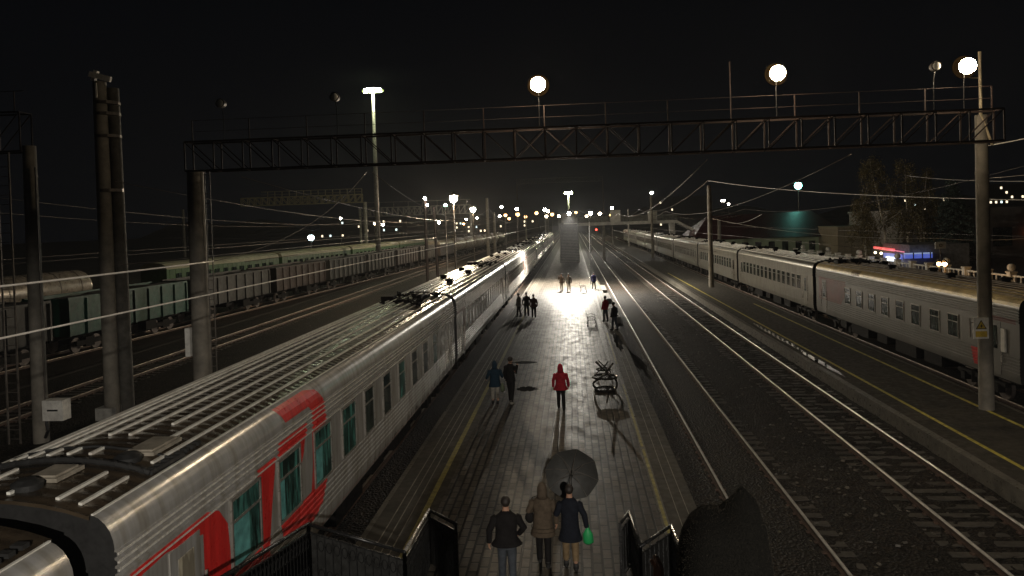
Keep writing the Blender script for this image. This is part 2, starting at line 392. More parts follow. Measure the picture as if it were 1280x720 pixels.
def coach(name, L, side, side_m, roof_m, wins, label, doors=(1.05, None), win_m=DGL, group=None, roof_gear=True, ribgap=None, vents=True):
    """local frame: y from 0 to L, x across, z from the rail head"""
    root = empty(name, (0, 0, 0), 0, label, 'train coach', group)
    full = [(-x, z) for x, z in PROF][::-1]
    prof = [(x, z) for x, z in PROF]
    # body: both sides joined by a floor
    m = MB()
    ring = prof + full
    n = len(ring)
    m.add([(x, .0, z) for x, z in ring] + [(x, L, z) for x, z in ring], [(k, (k + 1) % n, n + (k + 1) % n, n + k) for k in range(n) if k != len(prof) - 1])
    m.build('body', side_m, root, smooth='auto')
    for y, d in ((.002, 1), (L - .002, -1)):
        m = MB()
        ring2 = prof + [(a, z) for a, z in RPROF] + [(-a, z) for a, z in RPROF[::-1]] + full
        m.add([(x, y, z) for x, z in ring2], [tuple(range(len(ring2)))])
        m.build('end_wall', BLK, root)
    # roof
    rp = RPROF + [(-a, z) for a, z in RPROF[-2::-1]]
    k = len(rp); m = MB()
    m.add([(a, -.05, z + .003) for a, z in rp] + [(a, L + .05, z + .003) for a, z in rp], [(i, k + i, k + i + 1, i + 1) for i in range(k - 1)])
    m.add([(a, -.05, z - .04) for a, z in rp] + [(a, -.05, z + .003) for a, z in rp], [(i, k + i, k + i + 1, i + 1) for i in range(k - 1)])
    ro = m.build('roof', roof_m, root, smooth='auto')
    m = MB(); gaps = ribgap or []
    for a in (-1.2, -.98, -.72, -.45, -.15, .17, .48, .78, 1.06):
        segs = [(.12, L - .1)]
        for (g0, g1, a0, a1) in gaps:
            if a0 <= a <= a1:
                segs = [s for (p, q) in segs for s in ((p, min(q, g0)), (max(p, g1), q)) if s[1] - s[0] > .05]
        for p, q in segs:
            z = roofz(a); m.bar((a, p, z + .018), (a, q, z + .018), .048, .034)
    for s in (-1, 1): m.bar((s * 1.285, 0, 4.075), (s * 1.285, L, 4.075), .03, .018)
    m.build('roof_rib', RIBM, ro)
    if roof_gear:
        for (a, y) in () if not vents else ((.45, L * .2), (-.4, L * .32), (.45, L * .48), (-.4, L * .6), (.45, L * .74), (-.3, L * .86)):
            m = MB(); z = roofz(a)
            m.oval([(z, .16, .16, a, y), (z + .12, .16, .16, a, y), (z + .12, .24, .24, a, y), (z + .19, .21, .21, a, y), (z + .23, .08, .08, a, y)], 12)
            m.build('roof_vent', UND, ro, smooth='auto')
        m = MB(); rq = random.Random(5)
        for j in range(26):
            y = L - 4.6 + rq.random() * 4.2; a = rq.uniform(-1.1, .95); z = roofz(a)
            m.tube([(a, y, z), (a + rq.uniform(-.3, .3), y + rq.uniform(-.4, .4), z + rq.uniform(.08, .2)), (a + rq.uniform(-.5, .5) * .5, y + rq.uniform(-.8, .8), z + rq.uniform(.02, .14))], rq.uniform(.018, .045), 6)
            if j % 3 == 0: m.oval([(z, .1, .1, a, y), (z + .1, .12, .12, a, y), (z + .14, .05, .05, a, y)], 8)
        for a, y, w, l in ((-.8, L - 2.6, .5, .7), (.1, L - 3.9, .45, .5), (.55, L - 1.9, .4, .6), (-.2, L - 1.0, .7, .3)): m.box(a - w / 2, a + w / 2, y, y + l, 4.12, 4.12 + .2 + rq.random() * .1)
        m.build('roof_equipment', UND, ro)
    # gangways
    for y0, y1 in ((-.32, 0), (L, L + .32)):
        m = MB()
        for q in range(4):
            ya = y0 + (y1 - y0) * q / 4; yb = y0 + (y1 - y0) * (q + .75) / 4
            for p in ((-.75, -.58, 1.3, 3.7), (.58, .75, 1.3, 3.7), (-.75, .75, 3.55, 3.78)):
                m.box(p[0], p[1], ya, yb, p[2], p[3])
        m.box(-.58, .58, min(y0, y1) + .05, max(y0, y1) - .05, 1.2, 1.3)
        m.build('gangway_bellows', BLK, root)
    # underframe
    m = MB()
    m.box(-1.35, 1.35, .4, L - .4, .95, 1.05)
    for y, l, z in ((6.2, 1.6, .45), (8.6, 2.2, .38), (11.8, 1.2, .5), (14.2, 2.4, .42), (17.4, .9, .5)):
        m.box(-1.25, 1.25, y, y + l, z, .95)
    m.build('underframe', UND, root)
    for yb in (3.4, L - 3.4):
        m = MB()
        for s in (-1, 1):
            m.box(s * 1.02 - .09, s * 1.02 + .09, yb - 1.7, yb + 1.7, .55, .72)
            for q in (-1, 1):
                m.box(s * 1.05 - .13, s * 1.05 + .13, yb + q * 1.2 - .16, yb + q * 1.2 + .16, .3, .62)
                m.tube([(s * 1.06, yb + q * .55, .3), (s * 1.06, yb + q * .55, .8)], .11, 8)
        m.box(-1.0, 1.0, yb - .3, yb + .3, .5, .85)
        for q in (-1, 1): m.bar((-1.0, yb + q * 1.2, .475), (1.0, yb + q * 1.2, .475), .12)
        m.box(-.25, .25, yb - 1.3, yb + 1.3, .42, .6)
        bo = m.build('bogie', UND, root)
        for q in (-1, 1):
            for s in (-1, 1):
                m = MB(); y = yb + q * 1.2
                m.tube([(s * .72, y, .475), (s * .86, y, .475)], .475, 20)
                m.tube([(s * .86, y, .475), (s * .90, y, .475)], .16, 10)
                m.build('wheel', mat('wheel_steel', (.12, .1, .09), .45, .5), bo)
    # windows
    S = side
    for wi in wins:
        y, w, z0, z1 = wi[:4]; gm = wi[4] if len(wi) > 4 else win_m
        m = MB()
        for (a, c, d, e) in ((y - .045, y, z0 - .045, z1 + .045), (y + w, y + w + .045, z0 - .045, z1 + .045), (y, y + w, z0 - .045, z0), (y, y + w, z1, z1 + .045), (y, y + w, z0 + (z1 - z0) * .68, z0 + (z1 - z0) * .68 + .035)):
            m.box(min(S * 1.53, S * 1.567), max(S * 1.53, S * 1.567), a, c, d, e)
        wf = m.build('window', FRM, root)
        m = MB(); m.box(min(S * 1.535, S * 1.55), max(S * 1.535, S * 1.55), y, y + w, z0, z1); m.build('pane', gm, wf)
        if gm is TEAL and wi[0] < 7: m = MB(); k_ = {2: .55, 4: .2, 6: .4}.get(int(y) // 2 * 2, .3); m.box(S * 1.5505, S * 1.553, y + .03, y + .03 + w * k_, z0 + .03, z0 + (z1 - z0) * .66); m.build('curtain', CURT, wf)
    for d in doors:
        if d is None: continue
        m = MB(); m.box(min(S * 1.535, S * 1.552), max(S * 1.535, S * 1.552), d, d + .78, 1.18, 3.12)
        dd = m.build('door', side_m, root)
        for yy in (d - .09, d + .87): m = MB(); m.bar((S * 1.58, yy, 1.5), (S * 1.58, yy, 2.5), .03); m.build('handle', BRT, dd)
        m = MB(); m.box(min(S * 1.55, S * 1.56), max(S * 1.55, S * 1.56), d + .2, d + .6, 2.1, 2.95); m.build('pane', FROST if S > 0 and side_m is SILV else DGL, dd)
    return root

ZR = -.3
CURT = mat('pale_teal_curtain', (.10, .30, .29), .7, 0, .4, 5, .3, .1, .2)
def wins_left(L):
    out = []
    for k in range(10):
        w = 1.0 if k < 4 else .8
        out.append((2.9 + 1.84 * k, w, 2.05, 3.12, TEAL if k in (0, 1, 2) else (DGL if k % 3 else TEAL)))
    return out
red_group = 'coaches of the grey and red train on the left'
LL = 24.6
# the nearest full coach of the left train (its own livery, windows and roof hatches)
c1 = coach('passenger_coach', LL, 1, SILV, ROOF, wins_left(LL), 'nearest whole grey coach with big red lettering-like shapes, beside the platform on the left',
           doors=(1.12, LL - 1.9), group=red_group, vents=False, ribgap=[(1.05, 1.62, -1.3, 1.3), (.0, 3.2, .42, .55), (.3, 1.05, -.2, .2), (1.9, 2.55, -.2, .55)])
c1.location = (-6.9, 8.1, ZR)
A = [(4.95, 4.03), (6.5, 4.03), (6.95, 3.95), (7.2, 3.7), (7.3, 3.3), (7.25, 1.95), (6.95, 1.6), (6.4, 1.42), (4.85, 1.75), (4.75, 2.0), (6.35, 2.02), (6.48, 2.5), (6.5, 3.6), (6.35, 3.74), (5.15, 3.74)]
livery(A, RED, c1, 1)
livery([(3.86, 3.3), (4.62, 3.3), (4.6, 3.1), (4.42, 2.5), (4.3, 2.0), (4.14, 1.3), (3.96, 1.3), (3.96, 3.0), (3.86, 3.12)], RED, c1, 1)
livery([(4.76, 3.46), (6.18, 3.46), (6.1, 3.2), (5.98, 2.9), (5.82, 2.7), (5.82, 3.19), (4.7, 3.19)], RED, c1, 1)
livery([(.25, 3.26), (2.15, 3.26), (2.5, 3.15), (2.76, 2.85), (2.82, 2.4), (2.82, 1.25), (2.02, 1.25), (2.02, 3.0), (1.05, 3.16), (.25, 3.12)], RED, c1, 1)
livery([(2.9, 1.25), (3.9, 1.25), (3.9, 1.98), (2.9, 1.98)], RED, c1, 1)
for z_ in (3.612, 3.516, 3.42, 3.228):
    m = MB(); m.bar((1.572, .02, z_), (1.572, LL - .02, z_), .012, .022); m.build('rib_highlight', mat('rib_highlight_metal', (.8, .78, .72), .3, .4, .2, 9, 0), c1)  # added bars: highlights of the side ribs put in as pale metal
m = MB(); m.box(1.50, 1.512, 0, LL, 1.10, 1.14); m.build('red_sill_stripe', MAR, c1)
# roof hatches of the near coach
for (a, y, w, l) in ((.43, .3, .42, .78), (.93, 1.55, .46, 1.0)):
    m = MB(); M_ = Matrix.Translation((a - .18, y, roofz(a - .1) + .0))
    m.box(-w / 2, w / 2, .25, l, 0, .05, M_); m.box(-w / 2 + .05, w / 2 - .05, .3, l - .05, .05, .075, M_)
    h = m.build('roof_hatch', mat('dull_grey_paint', (.30, .27, .22), .45, .1, .3, 4, .2), c1)
    m = MB(); m.oval([(roofz(a), .17, .17, a - .2, y + .05), (roofz(a) + .08, .19, .16, a - .2, y + .05), (roofz(a) + .13, .1, .1, a - .2, y + .05)], 14)
    m.build('roof_vent', BLK, c1, smooth='auto')
m = MB()
pts = [(-1.28 + .1 * k, 1.30 + .0 * k, roofz(-1.28 + .1 * k) + .03) for k in range(26)]
m.tube(pts, .045, 6)
for k in range(0, 26, 2): m.ball(pts[k], .055, n=6, m=4)
m.tube([(p[0], p[1] + .62 + .02 * math.sin(i), p[2] - .01) for i, p in enumerate(pts)], .022, 6)
m.tube([(1.22, 1.3, roofz(1.22) + .03), (1.24, 2.1, roofz(1.24) + .03)], .04, 6)
for k in range(8): m.box(1.14, 1.24, 1.35 + k * .17, 1.43 + k * .17, roofz(1.2) + .01, roofz(1.2) + .07)
m.build('roof_seam', BLK, c1)

protoL = coach('passenger_coach', LL, 1, SILV, ROOF, [(2.9 + 1.28 * k, .72, 2.15, 3.1) for k in range(15)], 'x', doors=(1.12, LL - 1.9), group=red_group, ribgap=[])
livery([(.15, 3.3), (2.6, 3.3), (2.6, 2.0), (2.4, 1.2), (1.95, 1.2), (1.95, 3.14), (.15, 3.14)], MAR, protoL, 1)
livery([(LL - 3, 3.16), (LL - 1.95, 3.16), (LL - 1.95, 1.4), (LL - 3, 2.0)], MAR, protoL, 1)
labs = ['ribbed grey coach, second whole one of the train at left, past the first dark gangway',
        'third whole coach of the left train, its side lit white by the platform lamp',
        'fourth whole coach of the left train, level with the pair on bright paving',
        'fifth whole coach of the left train, its wet roof glaring under the lamps',
        'sixth whole coach of the left train, small, beyond the white-lit roofs',
        'seventh whole coach of the left train, nearly at its far end',
        'last and farthest coach of the train at left, beside the dark stairway']
for i in range(7):
    o = protoL if i == 0 else copy_tree(protoL)
    o.location = (-6.9, 8.1 + 25.3 * (i + 1), ZR); o['label'] = labs[i]
# the coach at the bottom-left corner, mostly outside the frame
c0 = coach('passenger_coach', 16, 1, SILV, ROOF, [(3 + 1.84 * k, 1, 2.05, 3.12) for k in range(6)], 'end of the coach in the bottom-left corner, only its roof corner in view', doors=(14.2,), group=red_group, ribgap=[(11, 16, -1.3, 1.3)], roof_gear=False)
c0.location = (-6.9, -8.6, ZR)
m = MB()
for k in range(14): m.box(1.1, 1.24, 13.2 + k * .19, 13.3 + k * .19, roofz(1.15) + .01, roofz(1.15) + .06)
m.tube([(.9, 15.2, 4.2), (1.0, 14.2, 4.19), (1.2, 13.9, 4.14)], .03, 6)
m.build('roof_clips', BLK, c0)

# right train
sil_group = 'coaches of the silver train on the right'
LR = 21.75
wr = [(27.3 + 21.75 - 0, 0, 0, 0)]
nearw = [(y - 27.3, .8, 2.08, 2.95) for y in (31.45, 33.02, 34.8, 36.45, 38.15, 39.8, 41.5, 43.2)]
cr = coach('passenger_coach', LR, -1, SILVD, mat('rust_brown_roof', (.13, .085, .035), .6, 0, .35, 1.2, .3), nearw, 'nearest coach of the right train, dim grey with roof coloured warm-lit and faded red patches', doors=(1.15, LR - 1.9), group=sil_group)
cr.location = (17.02, 27.3, ZR)
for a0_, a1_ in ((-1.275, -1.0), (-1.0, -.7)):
    m = MB(); m.add([(a0_, 0, roofz(a0_) + .008), (a0_, LR, roofz(a0_) + .008), (a1_, LR, roofz(a1_) + .008), (a1_, 0, roofz(a1_) + .008)], [(3, 2, 1, 0)]); m.build('warm_lit_roof_band', LITBAND, cr)  # carries the painted warm light up onto the roof
for ch in cr.children_recursive:
    if ch.name.startswith('roof_rib'): ch.data.materials[0] = MATS['rust_brown_roof']
livery([(.0, 4.07), (LR, 4.07), (LR, 3.78), (.0, 3.78)], LITBAND, cr, -1, 'warm_lit_shoulder')
livery([(16.6, 3.3), (21.2, 3.3), (21.2, 1.9), (17.4, 1.9), (16.6, 2.6)], MAR, cr, -1)
livery([(14.6, 4.03), (15.8, 4.03), (15.8, 3.74), (14.6, 3.74)], MAR, cr, -1)
livery([(.2, 3.3), (2.0, 3.3), (2.0, 3.13), (.2, 3.13)], MAR, cr, -1)
livery([(2.1, 1.25), (3.0, 1.25), (3.2, 1.9), (2.1, 1.9)], RED, cr, -1)
m = MB(); m.box(-1.60, -1.54, .8, 1.05, 2.05, 2.9); m.build('sign_plate', WHT, cr)
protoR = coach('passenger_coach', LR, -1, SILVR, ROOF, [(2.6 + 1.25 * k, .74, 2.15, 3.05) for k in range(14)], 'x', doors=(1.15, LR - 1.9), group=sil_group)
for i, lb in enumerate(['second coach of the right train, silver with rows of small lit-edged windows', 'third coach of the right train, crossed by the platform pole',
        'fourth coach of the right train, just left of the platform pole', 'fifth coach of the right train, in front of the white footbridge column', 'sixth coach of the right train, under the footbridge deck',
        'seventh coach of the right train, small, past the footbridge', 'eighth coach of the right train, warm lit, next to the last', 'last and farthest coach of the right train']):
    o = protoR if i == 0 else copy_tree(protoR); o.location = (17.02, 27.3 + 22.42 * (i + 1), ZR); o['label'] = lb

# ------------------------------------------------------------------ lamps
WARM = (1.0, .80, .55); ORA = (1.0, .55, .2); NEU = (1.0, .93, .8); GRW = (.92, 1.0, .62); GRN = (.45, 1.0, .62); CYA = (.28, 1.0, .82); REDL = (1.0, .06, .04)
def ldist(parent, name, loc, r, col, s, rz=1.0):
    m = MB(); m.ball((0, 0, 0), r, r, r * rz, 14, 8)
    key = 'bulb_%s_%s' % ('_'.join('%d' % (c * 100) for c in col), int(s))
    o = m.build(name, emit(key, col, s), parent, smooth=True); o.location = loc; return o
DISH = mat('black_halo_dish', (.0006, .0004, .0002), .9, 0, .1, 6, 0, .05, 0)  # added dish behind the bulb, meant as its warm halo; nearly black
LG = 'floodlights on top of the near gantry'
def gantry_lamp(x, z, lab, lit, s=900):
    root = empty('floodlight', (x, 25.3, 10.2), 0, lab, 'floodlight', LG); h = z - 10.2
    m = MB(); m.tube([(0, .25, 0), (0, .25, h - .45), (0, .14, h - .1)], .014, 6); m.bar((-.2, .25, .0), (.2, .25, .0), .04); m.build('bracket', BLKM, root)
    m = MB(); m.loft([[Vector((r * math.cos(2 * PI * k / 16), dy, h + r * math.sin(2 * PI * k / 16))) for k in range(16)] for dy, r in ((.30, .08), (.26, .13), (.12, .155), (0, .165), (.02, .158), (.13, .14), (.24, .08))], True)
    m.build('housing', STEEL, root, smooth='auto')
    if lit:
        ldist(root, 'bulb', (0, -.02, h), .25, WARM, s)
        m = MB(); m.loft([[Vector((r * math.cos(2 * PI * k / 24), dy, h + r * math.sin(2 * PI * k / 24))) for k in range(24)] for dy, r in ((.31, .2), (.3, .29), (.2, .37), (.22, .38), (.32, .3))], True)
        m.build('halo_dish', DISH, root, smooth='auto')
    else:
        m = MB(); m.ball((0, 0, h), .13, .05, .13); m.build('lens', mat('lamp_glass', (.5, .5, .46), .12, .1), root, smooth=True)
S1 = 220
gantry_lamp(-1.01, 11.64, 'glaring warm floodlight above the middle of the gantry, over the brick platform', True, S1)
gantry_lamp(6.91, 11.65, 'glaring warm floodlight on the gantry over the empty right-hand tracks', True, S1)
gantry_lamp(12.9, 11.6, 'glaring floodlight at the right end of the gantry, by the leaning pole top', True, S1 * .7)
gantry_lamp(-12.2, 11.5, 'unlit floodlight at the left end of the gantry', False)
gantry_lamp(-8.09, 11.54, 'unlit floodlight on the gantry, left of the tall lit mast', False)
gantry_lamp(11.95, 11.65, 'unlit floodlight just left of the glaring one at the right end', False)

def pole_lamp(x, y, z, lab, col, s, r=.2, grp=None, base=-.5, arm=0, pole_r=.09, cat='street lamp', name='street_lamp', pole_m=None):
    root = empty(name, (x + arm, y, base), 0, lab, cat, grp); h = z - base
    m = MB(); m.tube([(0, 0, 0), (0, 0, h * .5), (0, 0, h + .1)], [pole_r * 1.4, pole_r, pole_r * .6], 8)
    if arm: m.tube([(0, 0, h), (-arm * .5, 0, h + .25), (-arm, 0, h + .15)], pole_r * .4, 6)
    m.build('pole', pole_m or STEEL, root)
    m = MB(); m.oval([(h + .3 + r, r * .3, r * .3, -arm, .05), (h + .1 + r, r * 1.1, r * 1.1, -arm, .05), (h + .02 + r * .7, r * 1.25, r * 1.25, -arm, .05), (h + .06 + r * .7, r * 1.05, r * 1.05, -arm, .05)], 12)
    m.build('lamp_head', STEEL, root, smooth='auto')
    ldist(root, 'bulb', (-arm, 0, h), r, col, s)
    return root
# lamps that light the yard
LA = pole_lamp(-.3, 81, 7.75, 'bright white lamp low over the middle platform, in front of the dark stairway', NEU, 5600, .17, cat='platform lamp', name='platform_lamp', base=0, pole_r=.05, arm=2.15, pole_m=BLKM)
ld = bpy.data.lights.new('downlight', 'SPOT'); ld.energy = 52000; ld.color = (1, .92, .8); ld.shadow_soft_size = .12; ld.spot_size = math.radians(140); ld.spot_blend = .75
lo_ = bpy.data.objects.new('downlight', ld); COL.objects.link(lo_); lo_.parent = LA; lo_.location = (-2.15, -.05, 7.52); lo_.rotation_euler = (math.radians(-7), 0, 0)
pole_lamp(-11.1, 69.7, 9.4, 'largest warm lamp left of the train roofs, between the paired poles', WARM, 1500, .36)
pole_lamp(-17.7, 133, 9.5, 'second warm lamp right of the largest one, left of the paired concrete poles', WARM, 1100, .46)
pole_lamp(-15.7, 92, 9.4, 'small green-tinted lamp just left of the largest warm lamp', GRN, 130, .18)
FAR = [ # x,y,z,label,colour,strength,r
 (-14.2, 300, 10.4, 'amber lamp just left of the one nearest the train end, lower', ORA, 9, .5),
 (-20.5, 330, 9.2, 'amber lamp low between the two orange lamps and the train end', ORA, 9, .5),
 (-27.0, 320, 8.6, 'dim amber lamp above the farthest tank wagons', ORA, 9, .45),
 (-33.0, 340, 10.0, 'pale lamp far behind the twin steel pole', NEU, 60, .4),
 (1.8, 330, 10.4, 'amber lamp right of the platform mast, above the stairway', ORA, 9, .45),
 (7.0, 360, 8.8, 'warm lamp low between the stairway and the footbridge box', WARM, 60, .45),
 (15.5, 300, 8.6, 'amber lamp touching the parapet of the footbridge', ORA, 9, .4),
 (-5.2, 300, 8.9, 'warm lamp low just left of the stairway head', WARM, 80, .4),
 (-18.2, 204, 9.0, 'small orange lamp just right of the paired concrete poles', ORA, 7, .34),
 (-17.6, 242, 9.5, 'orange lamp, second to the right of the paired concrete poles', ORA, 7, .5),
 (-12.6, 171, 10.0, 'white lamp above the two orange lamps left of the distant train end', NEU, 200, .24),
 (-6.9, 192, 10.0, 'white lamp nearest above the far end of the left train', NEU, 260, .28),
 (-8.9, 338, 10.0, 'orange lamp left of the platform lamp, low over the train end', ORA, 7, .6),
 (4.5, 180, 8.6, 'warm white lamp right of the dark stairway, over the tracks', NEU, 700, .3),
 (10.8, 202, 10.0, 'small warm lamp above the left box of the footbridge', NEU, 150, .24),
 (11.8, 316, 9.5, 'small warm lamp left of the footbridge box, low', WARM, 70, .5),
 (16.6, 156, 12.2, 'white lamp on a tall pole rising above the footbridge', NEU, 420, .22),
 (40.8, 138, 12.0, 'cyan-white lamp over the red-roofed station building at right', CYA, 20, .5),
 (-57.5, 160, 5.0, 'bluish white lamp behind the green coaches at far left', (.7, .95, 1.0), 40, .5),
 (-9.6, 300, 11, 'small warm lamp high and far behind the train end', WARM, 120, .4),
 (-24.5, 260, 12.5, 'distant white lamp above the paired concrete poles, to their right', NEU, 90, .36),
 (-49, 190, 7.4, 'white lamp beyond the far-left gantry post', NEU, 120, .26),
 (-37, 205, 7.6, 'white lamp between the tall mast and the twin steel poles', NEU, 160, .28),
 (-30, 210, 8.3, 'tiny white lamp right of the twin steel poles', NEU, 120, .22),
 (-27.5, 215, 8.5, 'tiny white lamp next right, above the tank wagons', NEU, 120, .22),
 (-76, 240, 10.0, 'faint white lamp in the dark left of the far gantry', NEU, 60, .3),
 (-70, 260, 8.0, 'faint yellowish lamp left of the far gantry posts', WARM, 60, .3),
 (-44, 300, 7.0, 'pair-like tiny orange lamp behind the tall mast', ORA, 60, .3),
 (-41, 300, 6.6, 'tiny orange lamp low behind the tall mast, right one', ORA, 60, .3),
 (-3, 420, 9, 'tiny warm lamp straight above the dark stairway', WARM, 60, .5),
 (9.5, 400, 11, 'tiny green-white lamp between the two warm lamps by the footbridge', GRW, 60, .5),
 (-13, 380, 9.5, 'tiny warm lamp beside the orange one over the train end', WARM, 60, .5),
 (-1, 380, 4.6, 'tiny greenish lamp under the footbridge deck', GRW, 80, .6),
 (60, 300, 13, 'tiny white lamp on the dark slope above the station roof', NEU, 60, .35),
 (68, 330, 12, 'tiny white lamp on the slope, right of another', NEU, 60, .35),
 (75, 380, 14.5, 'tiny faint lamp highest on the dark slope at right', NEU, 40, .35)]
for x, y, z, lb, c, s, r in FAR: pole_lamp(x, y, z, lb, c, s, r * 1.3, 'small lamps across the far yard', pole_r=.08)
pole_lamp(32.9, 70, 2.05, 'orange street lamp pair-like glow behind the right train, left of the leaning pole', ORA, 90, .17, base=0, cat='street lamp')
pole_lamp(33.5, 70.2, 2.0, 'orange street lamp touching its left neighbour behind the right train', ORA, 90, .17, base=0)
pole_lamp(32.9, 62, 2.5, 'orange street lamp just right of the concrete pole on the right platform', ORA, 90, .17, base=0)

def high_mast(x, y, z, lab, s, r, heads, spread):
    root = empty('light_mast', (x, y, -.5), 0, lab, 'light mast'); h = z + .5
    m = MB(); m.tube([(0, 0, 0), (0, 0, h * .5), (0, 0, h)], [.5, .36, .24], 12); m.build('pole', mat('galvanised', (.2, .19, .17), .5, .3), root, smooth=True)
    m = MB(); m.tube([(spread * math.cos(a * PI / 8), spread * .6 * math.sin(a * PI / 8), h - .3) for a in range(17)], .07, 6); m.bar((-spread, 0, h - .3), (spread, 0, h - .3), .1); m.build('lamp_ring', STEEL, root)
    m = MB(); m.tube([((spread + r * 1.0) * math.cos(a * PI / 10), (spread * .6 + r) * math.sin(a * PI / 10), h - .42) for a in range(21)], r * .42, 8); m.build('halo_ring', emit('green_yellow_halo', (.80, 1, .30), .95), root, smooth=True)  # added glowing ring, stands in for the tinted halo of the bulbs
    for k in range(heads):
        a = PI + PI * (k + .5) / heads
        ldist(root, 'bulb', (spread * math.cos(a), spread * .6 * math.sin(a), h - .4 + .0), r, GRW, s, .8)
high_mast(-32.7, 123.2, 30.2, 'very tall light mast with a yellow-green white lamp ring, left of centre', 190, .42, 5, 1.25)
high_mast(-.95, 250, 16.6, 'small distant light mast standing over the middle platform', 250, .5, 3, 1.0)
# signals
for x, y, z, lb in ((8.4, 262, 3.5, 'red signal light under the footbridge, left of a pair'), (10.8, 262, 3.4, 'red signal light under the footbridge, right of a pair'), (-11.5, 300, 2.2, 'red signal light beyond the left train, left of its far end')):
    root = empty('railway_signal', (x, y, -.5), 0, lb, 'signal', 'red signals far down the tracks')
    m = MB(); m.tube([(0, .3, 0), (0, .3, z + 1.2)], .09, 6); m.build('post', STEEL, root)
    m = MB(); m.box(-.35, .35, .05, .4, z - .2, z + 1.3); m.build('signal_head', BLKM, root)
    ldist(root, 'bulb', (0, 0, z + .5), .34, REDL, 6)

# lamp under the canopy of the footbridge the photograph is taken from (behind the camera)
root = empty('floodlight', (3.0, -9.0, 8.9), 0, 'shaded floodlight on a post behind the viewpoint', 'lamp')
m = MB(); m.box(-.3, .3, -.3, .3, .12, .2); m.build('lamp_shade', STEEL, root)
m = MB(); m.tube([(0, -.6, -9.4), (0, -.6, .3), (0, -.3, .2)], .07, 8); m.build('pole', STEEL, root)
sp = bpy.data.lights.new('bulb', 'SPOT'); sp.energy = 11000; sp.color = (1, .92, .81); sp.shadow_soft_size = .08
sp.spot_size = math.radians(124); sp.spot_blend = .22
so = bpy.data.objects.new('bulb', sp); COL.objects.link(so); so.parent = root
so.rotation_euler = (Vector((-.35, 1, -2.08))).to_track_quat('-Z', 'Y').to_euler()

# ------------------------------------------------------------------ gantries
def truss(m, x0, x1, y, zb, zt, n, d=.5, t=.07, X=False):
    for yy in (y - d / 2, y + d / 2):
        m.bar((x0, yy, zb), (x1, yy, zb), t); m.bar((x0, yy, zt), (x1, yy, zt), t)
        for k in range(n + 1):
            x = x0 + (x1 - x0) * k / n; m.bar((x, yy, zb), (x, yy, zt), t * .75)
            if k < n:
                xn = x0 + (x1 - x0) * (k + 1) / n; mid = n / 2
                if abs(k + .5 - mid) < 1.6: m.bar((x, yy, zb), (xn, yy, zt), t * .5); m.bar((x, yy, zt), (xn, yy, zb), t * .5)
                elif k < mid: m.bar((x, yy, zt), (xn, yy, zb), t * .55)
                else: m.bar((x, yy, zb), (xn, yy, zt), t * .55)
    for k in range(n + 1):
        x = x0 + (x1 - x0) * k / n
        for z in (zb, zt): m.bar((x, y - d / 2, z), (x, y + d / 2, z), t * .6)
def conc_post(x, y, z0, z1, r0, r1, m=CON, parent=None, name='post', bands=(), sides=12):
    b = MB(); b.tube([(x, y, z0), (x, y, z1)], [r0, r1], sides)
    for z in bands:
        t = (z - z0) / (z1 - z0); r = r0 + (r1 - r0) * t
        b.tube([(x, y, z - .05), (x, y, z + .05)], r + .012, sides)
    return b.build(name, m, parent, smooth='auto')
G = empty('gantry', (0, 25.5, 0), 0, 'long lattice gantry spanning the whole yard from left post to right post, lamps on top', 'gantry')
m = MB(); truss(m, -13.5, 13.95, 0, 9.15, 10.17, 26, .6, .06); m.build('truss', RUST, G)
m = MB()
for k in range(14):
    x = -13.5 + 27.4 * k / 13; m.bar((x, .3, 10.17), (x, .3, 11.0 if k != 9 else 12.2), .035)
for z in (10.6, 11.0): m.bar((-13.5, .3, z), (13.9, .3, z), .013)
m.build('guard_rail', RUST, G)
conc_post(-13.3, 0, -.6, 9.2, .33, .28, CON, G, bands=(7.8,))
m = MB(); m.bar((-12.9, -.1, 1.0), (-12.9, -.1, 9.2), .03); m.bar((-12.72, -.1, 1.0), (-12.72, -.1, 9.2), .03)
for k in range(24): m.bar((-12.9, -.1, 1.2 + k * .34), (-12.72, -.1, 1.2 + k * .34), .02)
m.build('ladder', STEEL, G)
m = MB(); m.box(-13.78, -13.6, -.25, .1, 2.6, 3.6); m.build('junction_box', WHT, G)
conc_post(14.18, 1.5, -.02, 10.2, .245, .19, CON, G, bands=(2.4, 8.2))
m = MB(); m.tube([(14.1, 1.35, 12.35), (14.1, 1.35, 10.2)], .05, 6); m.tube([(14.1, 1.35, 10.2), (14.45, 1.35, 9.15)], .045, 6); m.bar((13.5, 1.35, 11.5), (14.1, 1.35, 11.45), .025); m.build('mast_top', mat('pale_steel', (.5, .42, .28), .5, .2), G)
# left extension gantry and its posts
G2 = empty('gantry', (0, 25.5, 0), 0, 'dim lattice gantry leaving the frame at the far left', 'gantry')
m = MB(); truss(m, -31, -19.6, 0, 10.1, 11.5, 9, .6, .06); m.bar((-31, 0, 12.3), (-19.6, 0, 12.3), .025)
for x in (-29, -26, -23, -20): m.bar((x, 0, 11.5), (x, 0, 12.3), .03)
m.build('truss', RUST, G2)
conc_post(-19.5, 0, -.6, 10.3, .27, .22, CON, G2, bands=(3.3, 8.4, 9.2))
m = MB(); m.bar((-20.6, -.2, -.6), (-20.6, -.2, 10.1), .05); m.bar((-20.15, -.2, -.6), (-20.15, -.2, 10.1), .05)
for k in range(30): m.bar((-20.6, -.2, -.3 + k * .34), (-20.15, -.2, -.3 + k * .34), .022)
m.bar((-19.15, -.2, 0), (-19.15, -.2, 9.5), .04)
m.build('ladder', STEEL, G2)
m = MB(); m.box(-.38, .38, -.22, .22, -.36, .36); bx = m.build('electric_cabinet', WHT, None); bx.location = (-18.5, 25.0, .84)
tag(bx, 'white electrical cabinet hanging on the pole at lower left', 'electric cabinet')
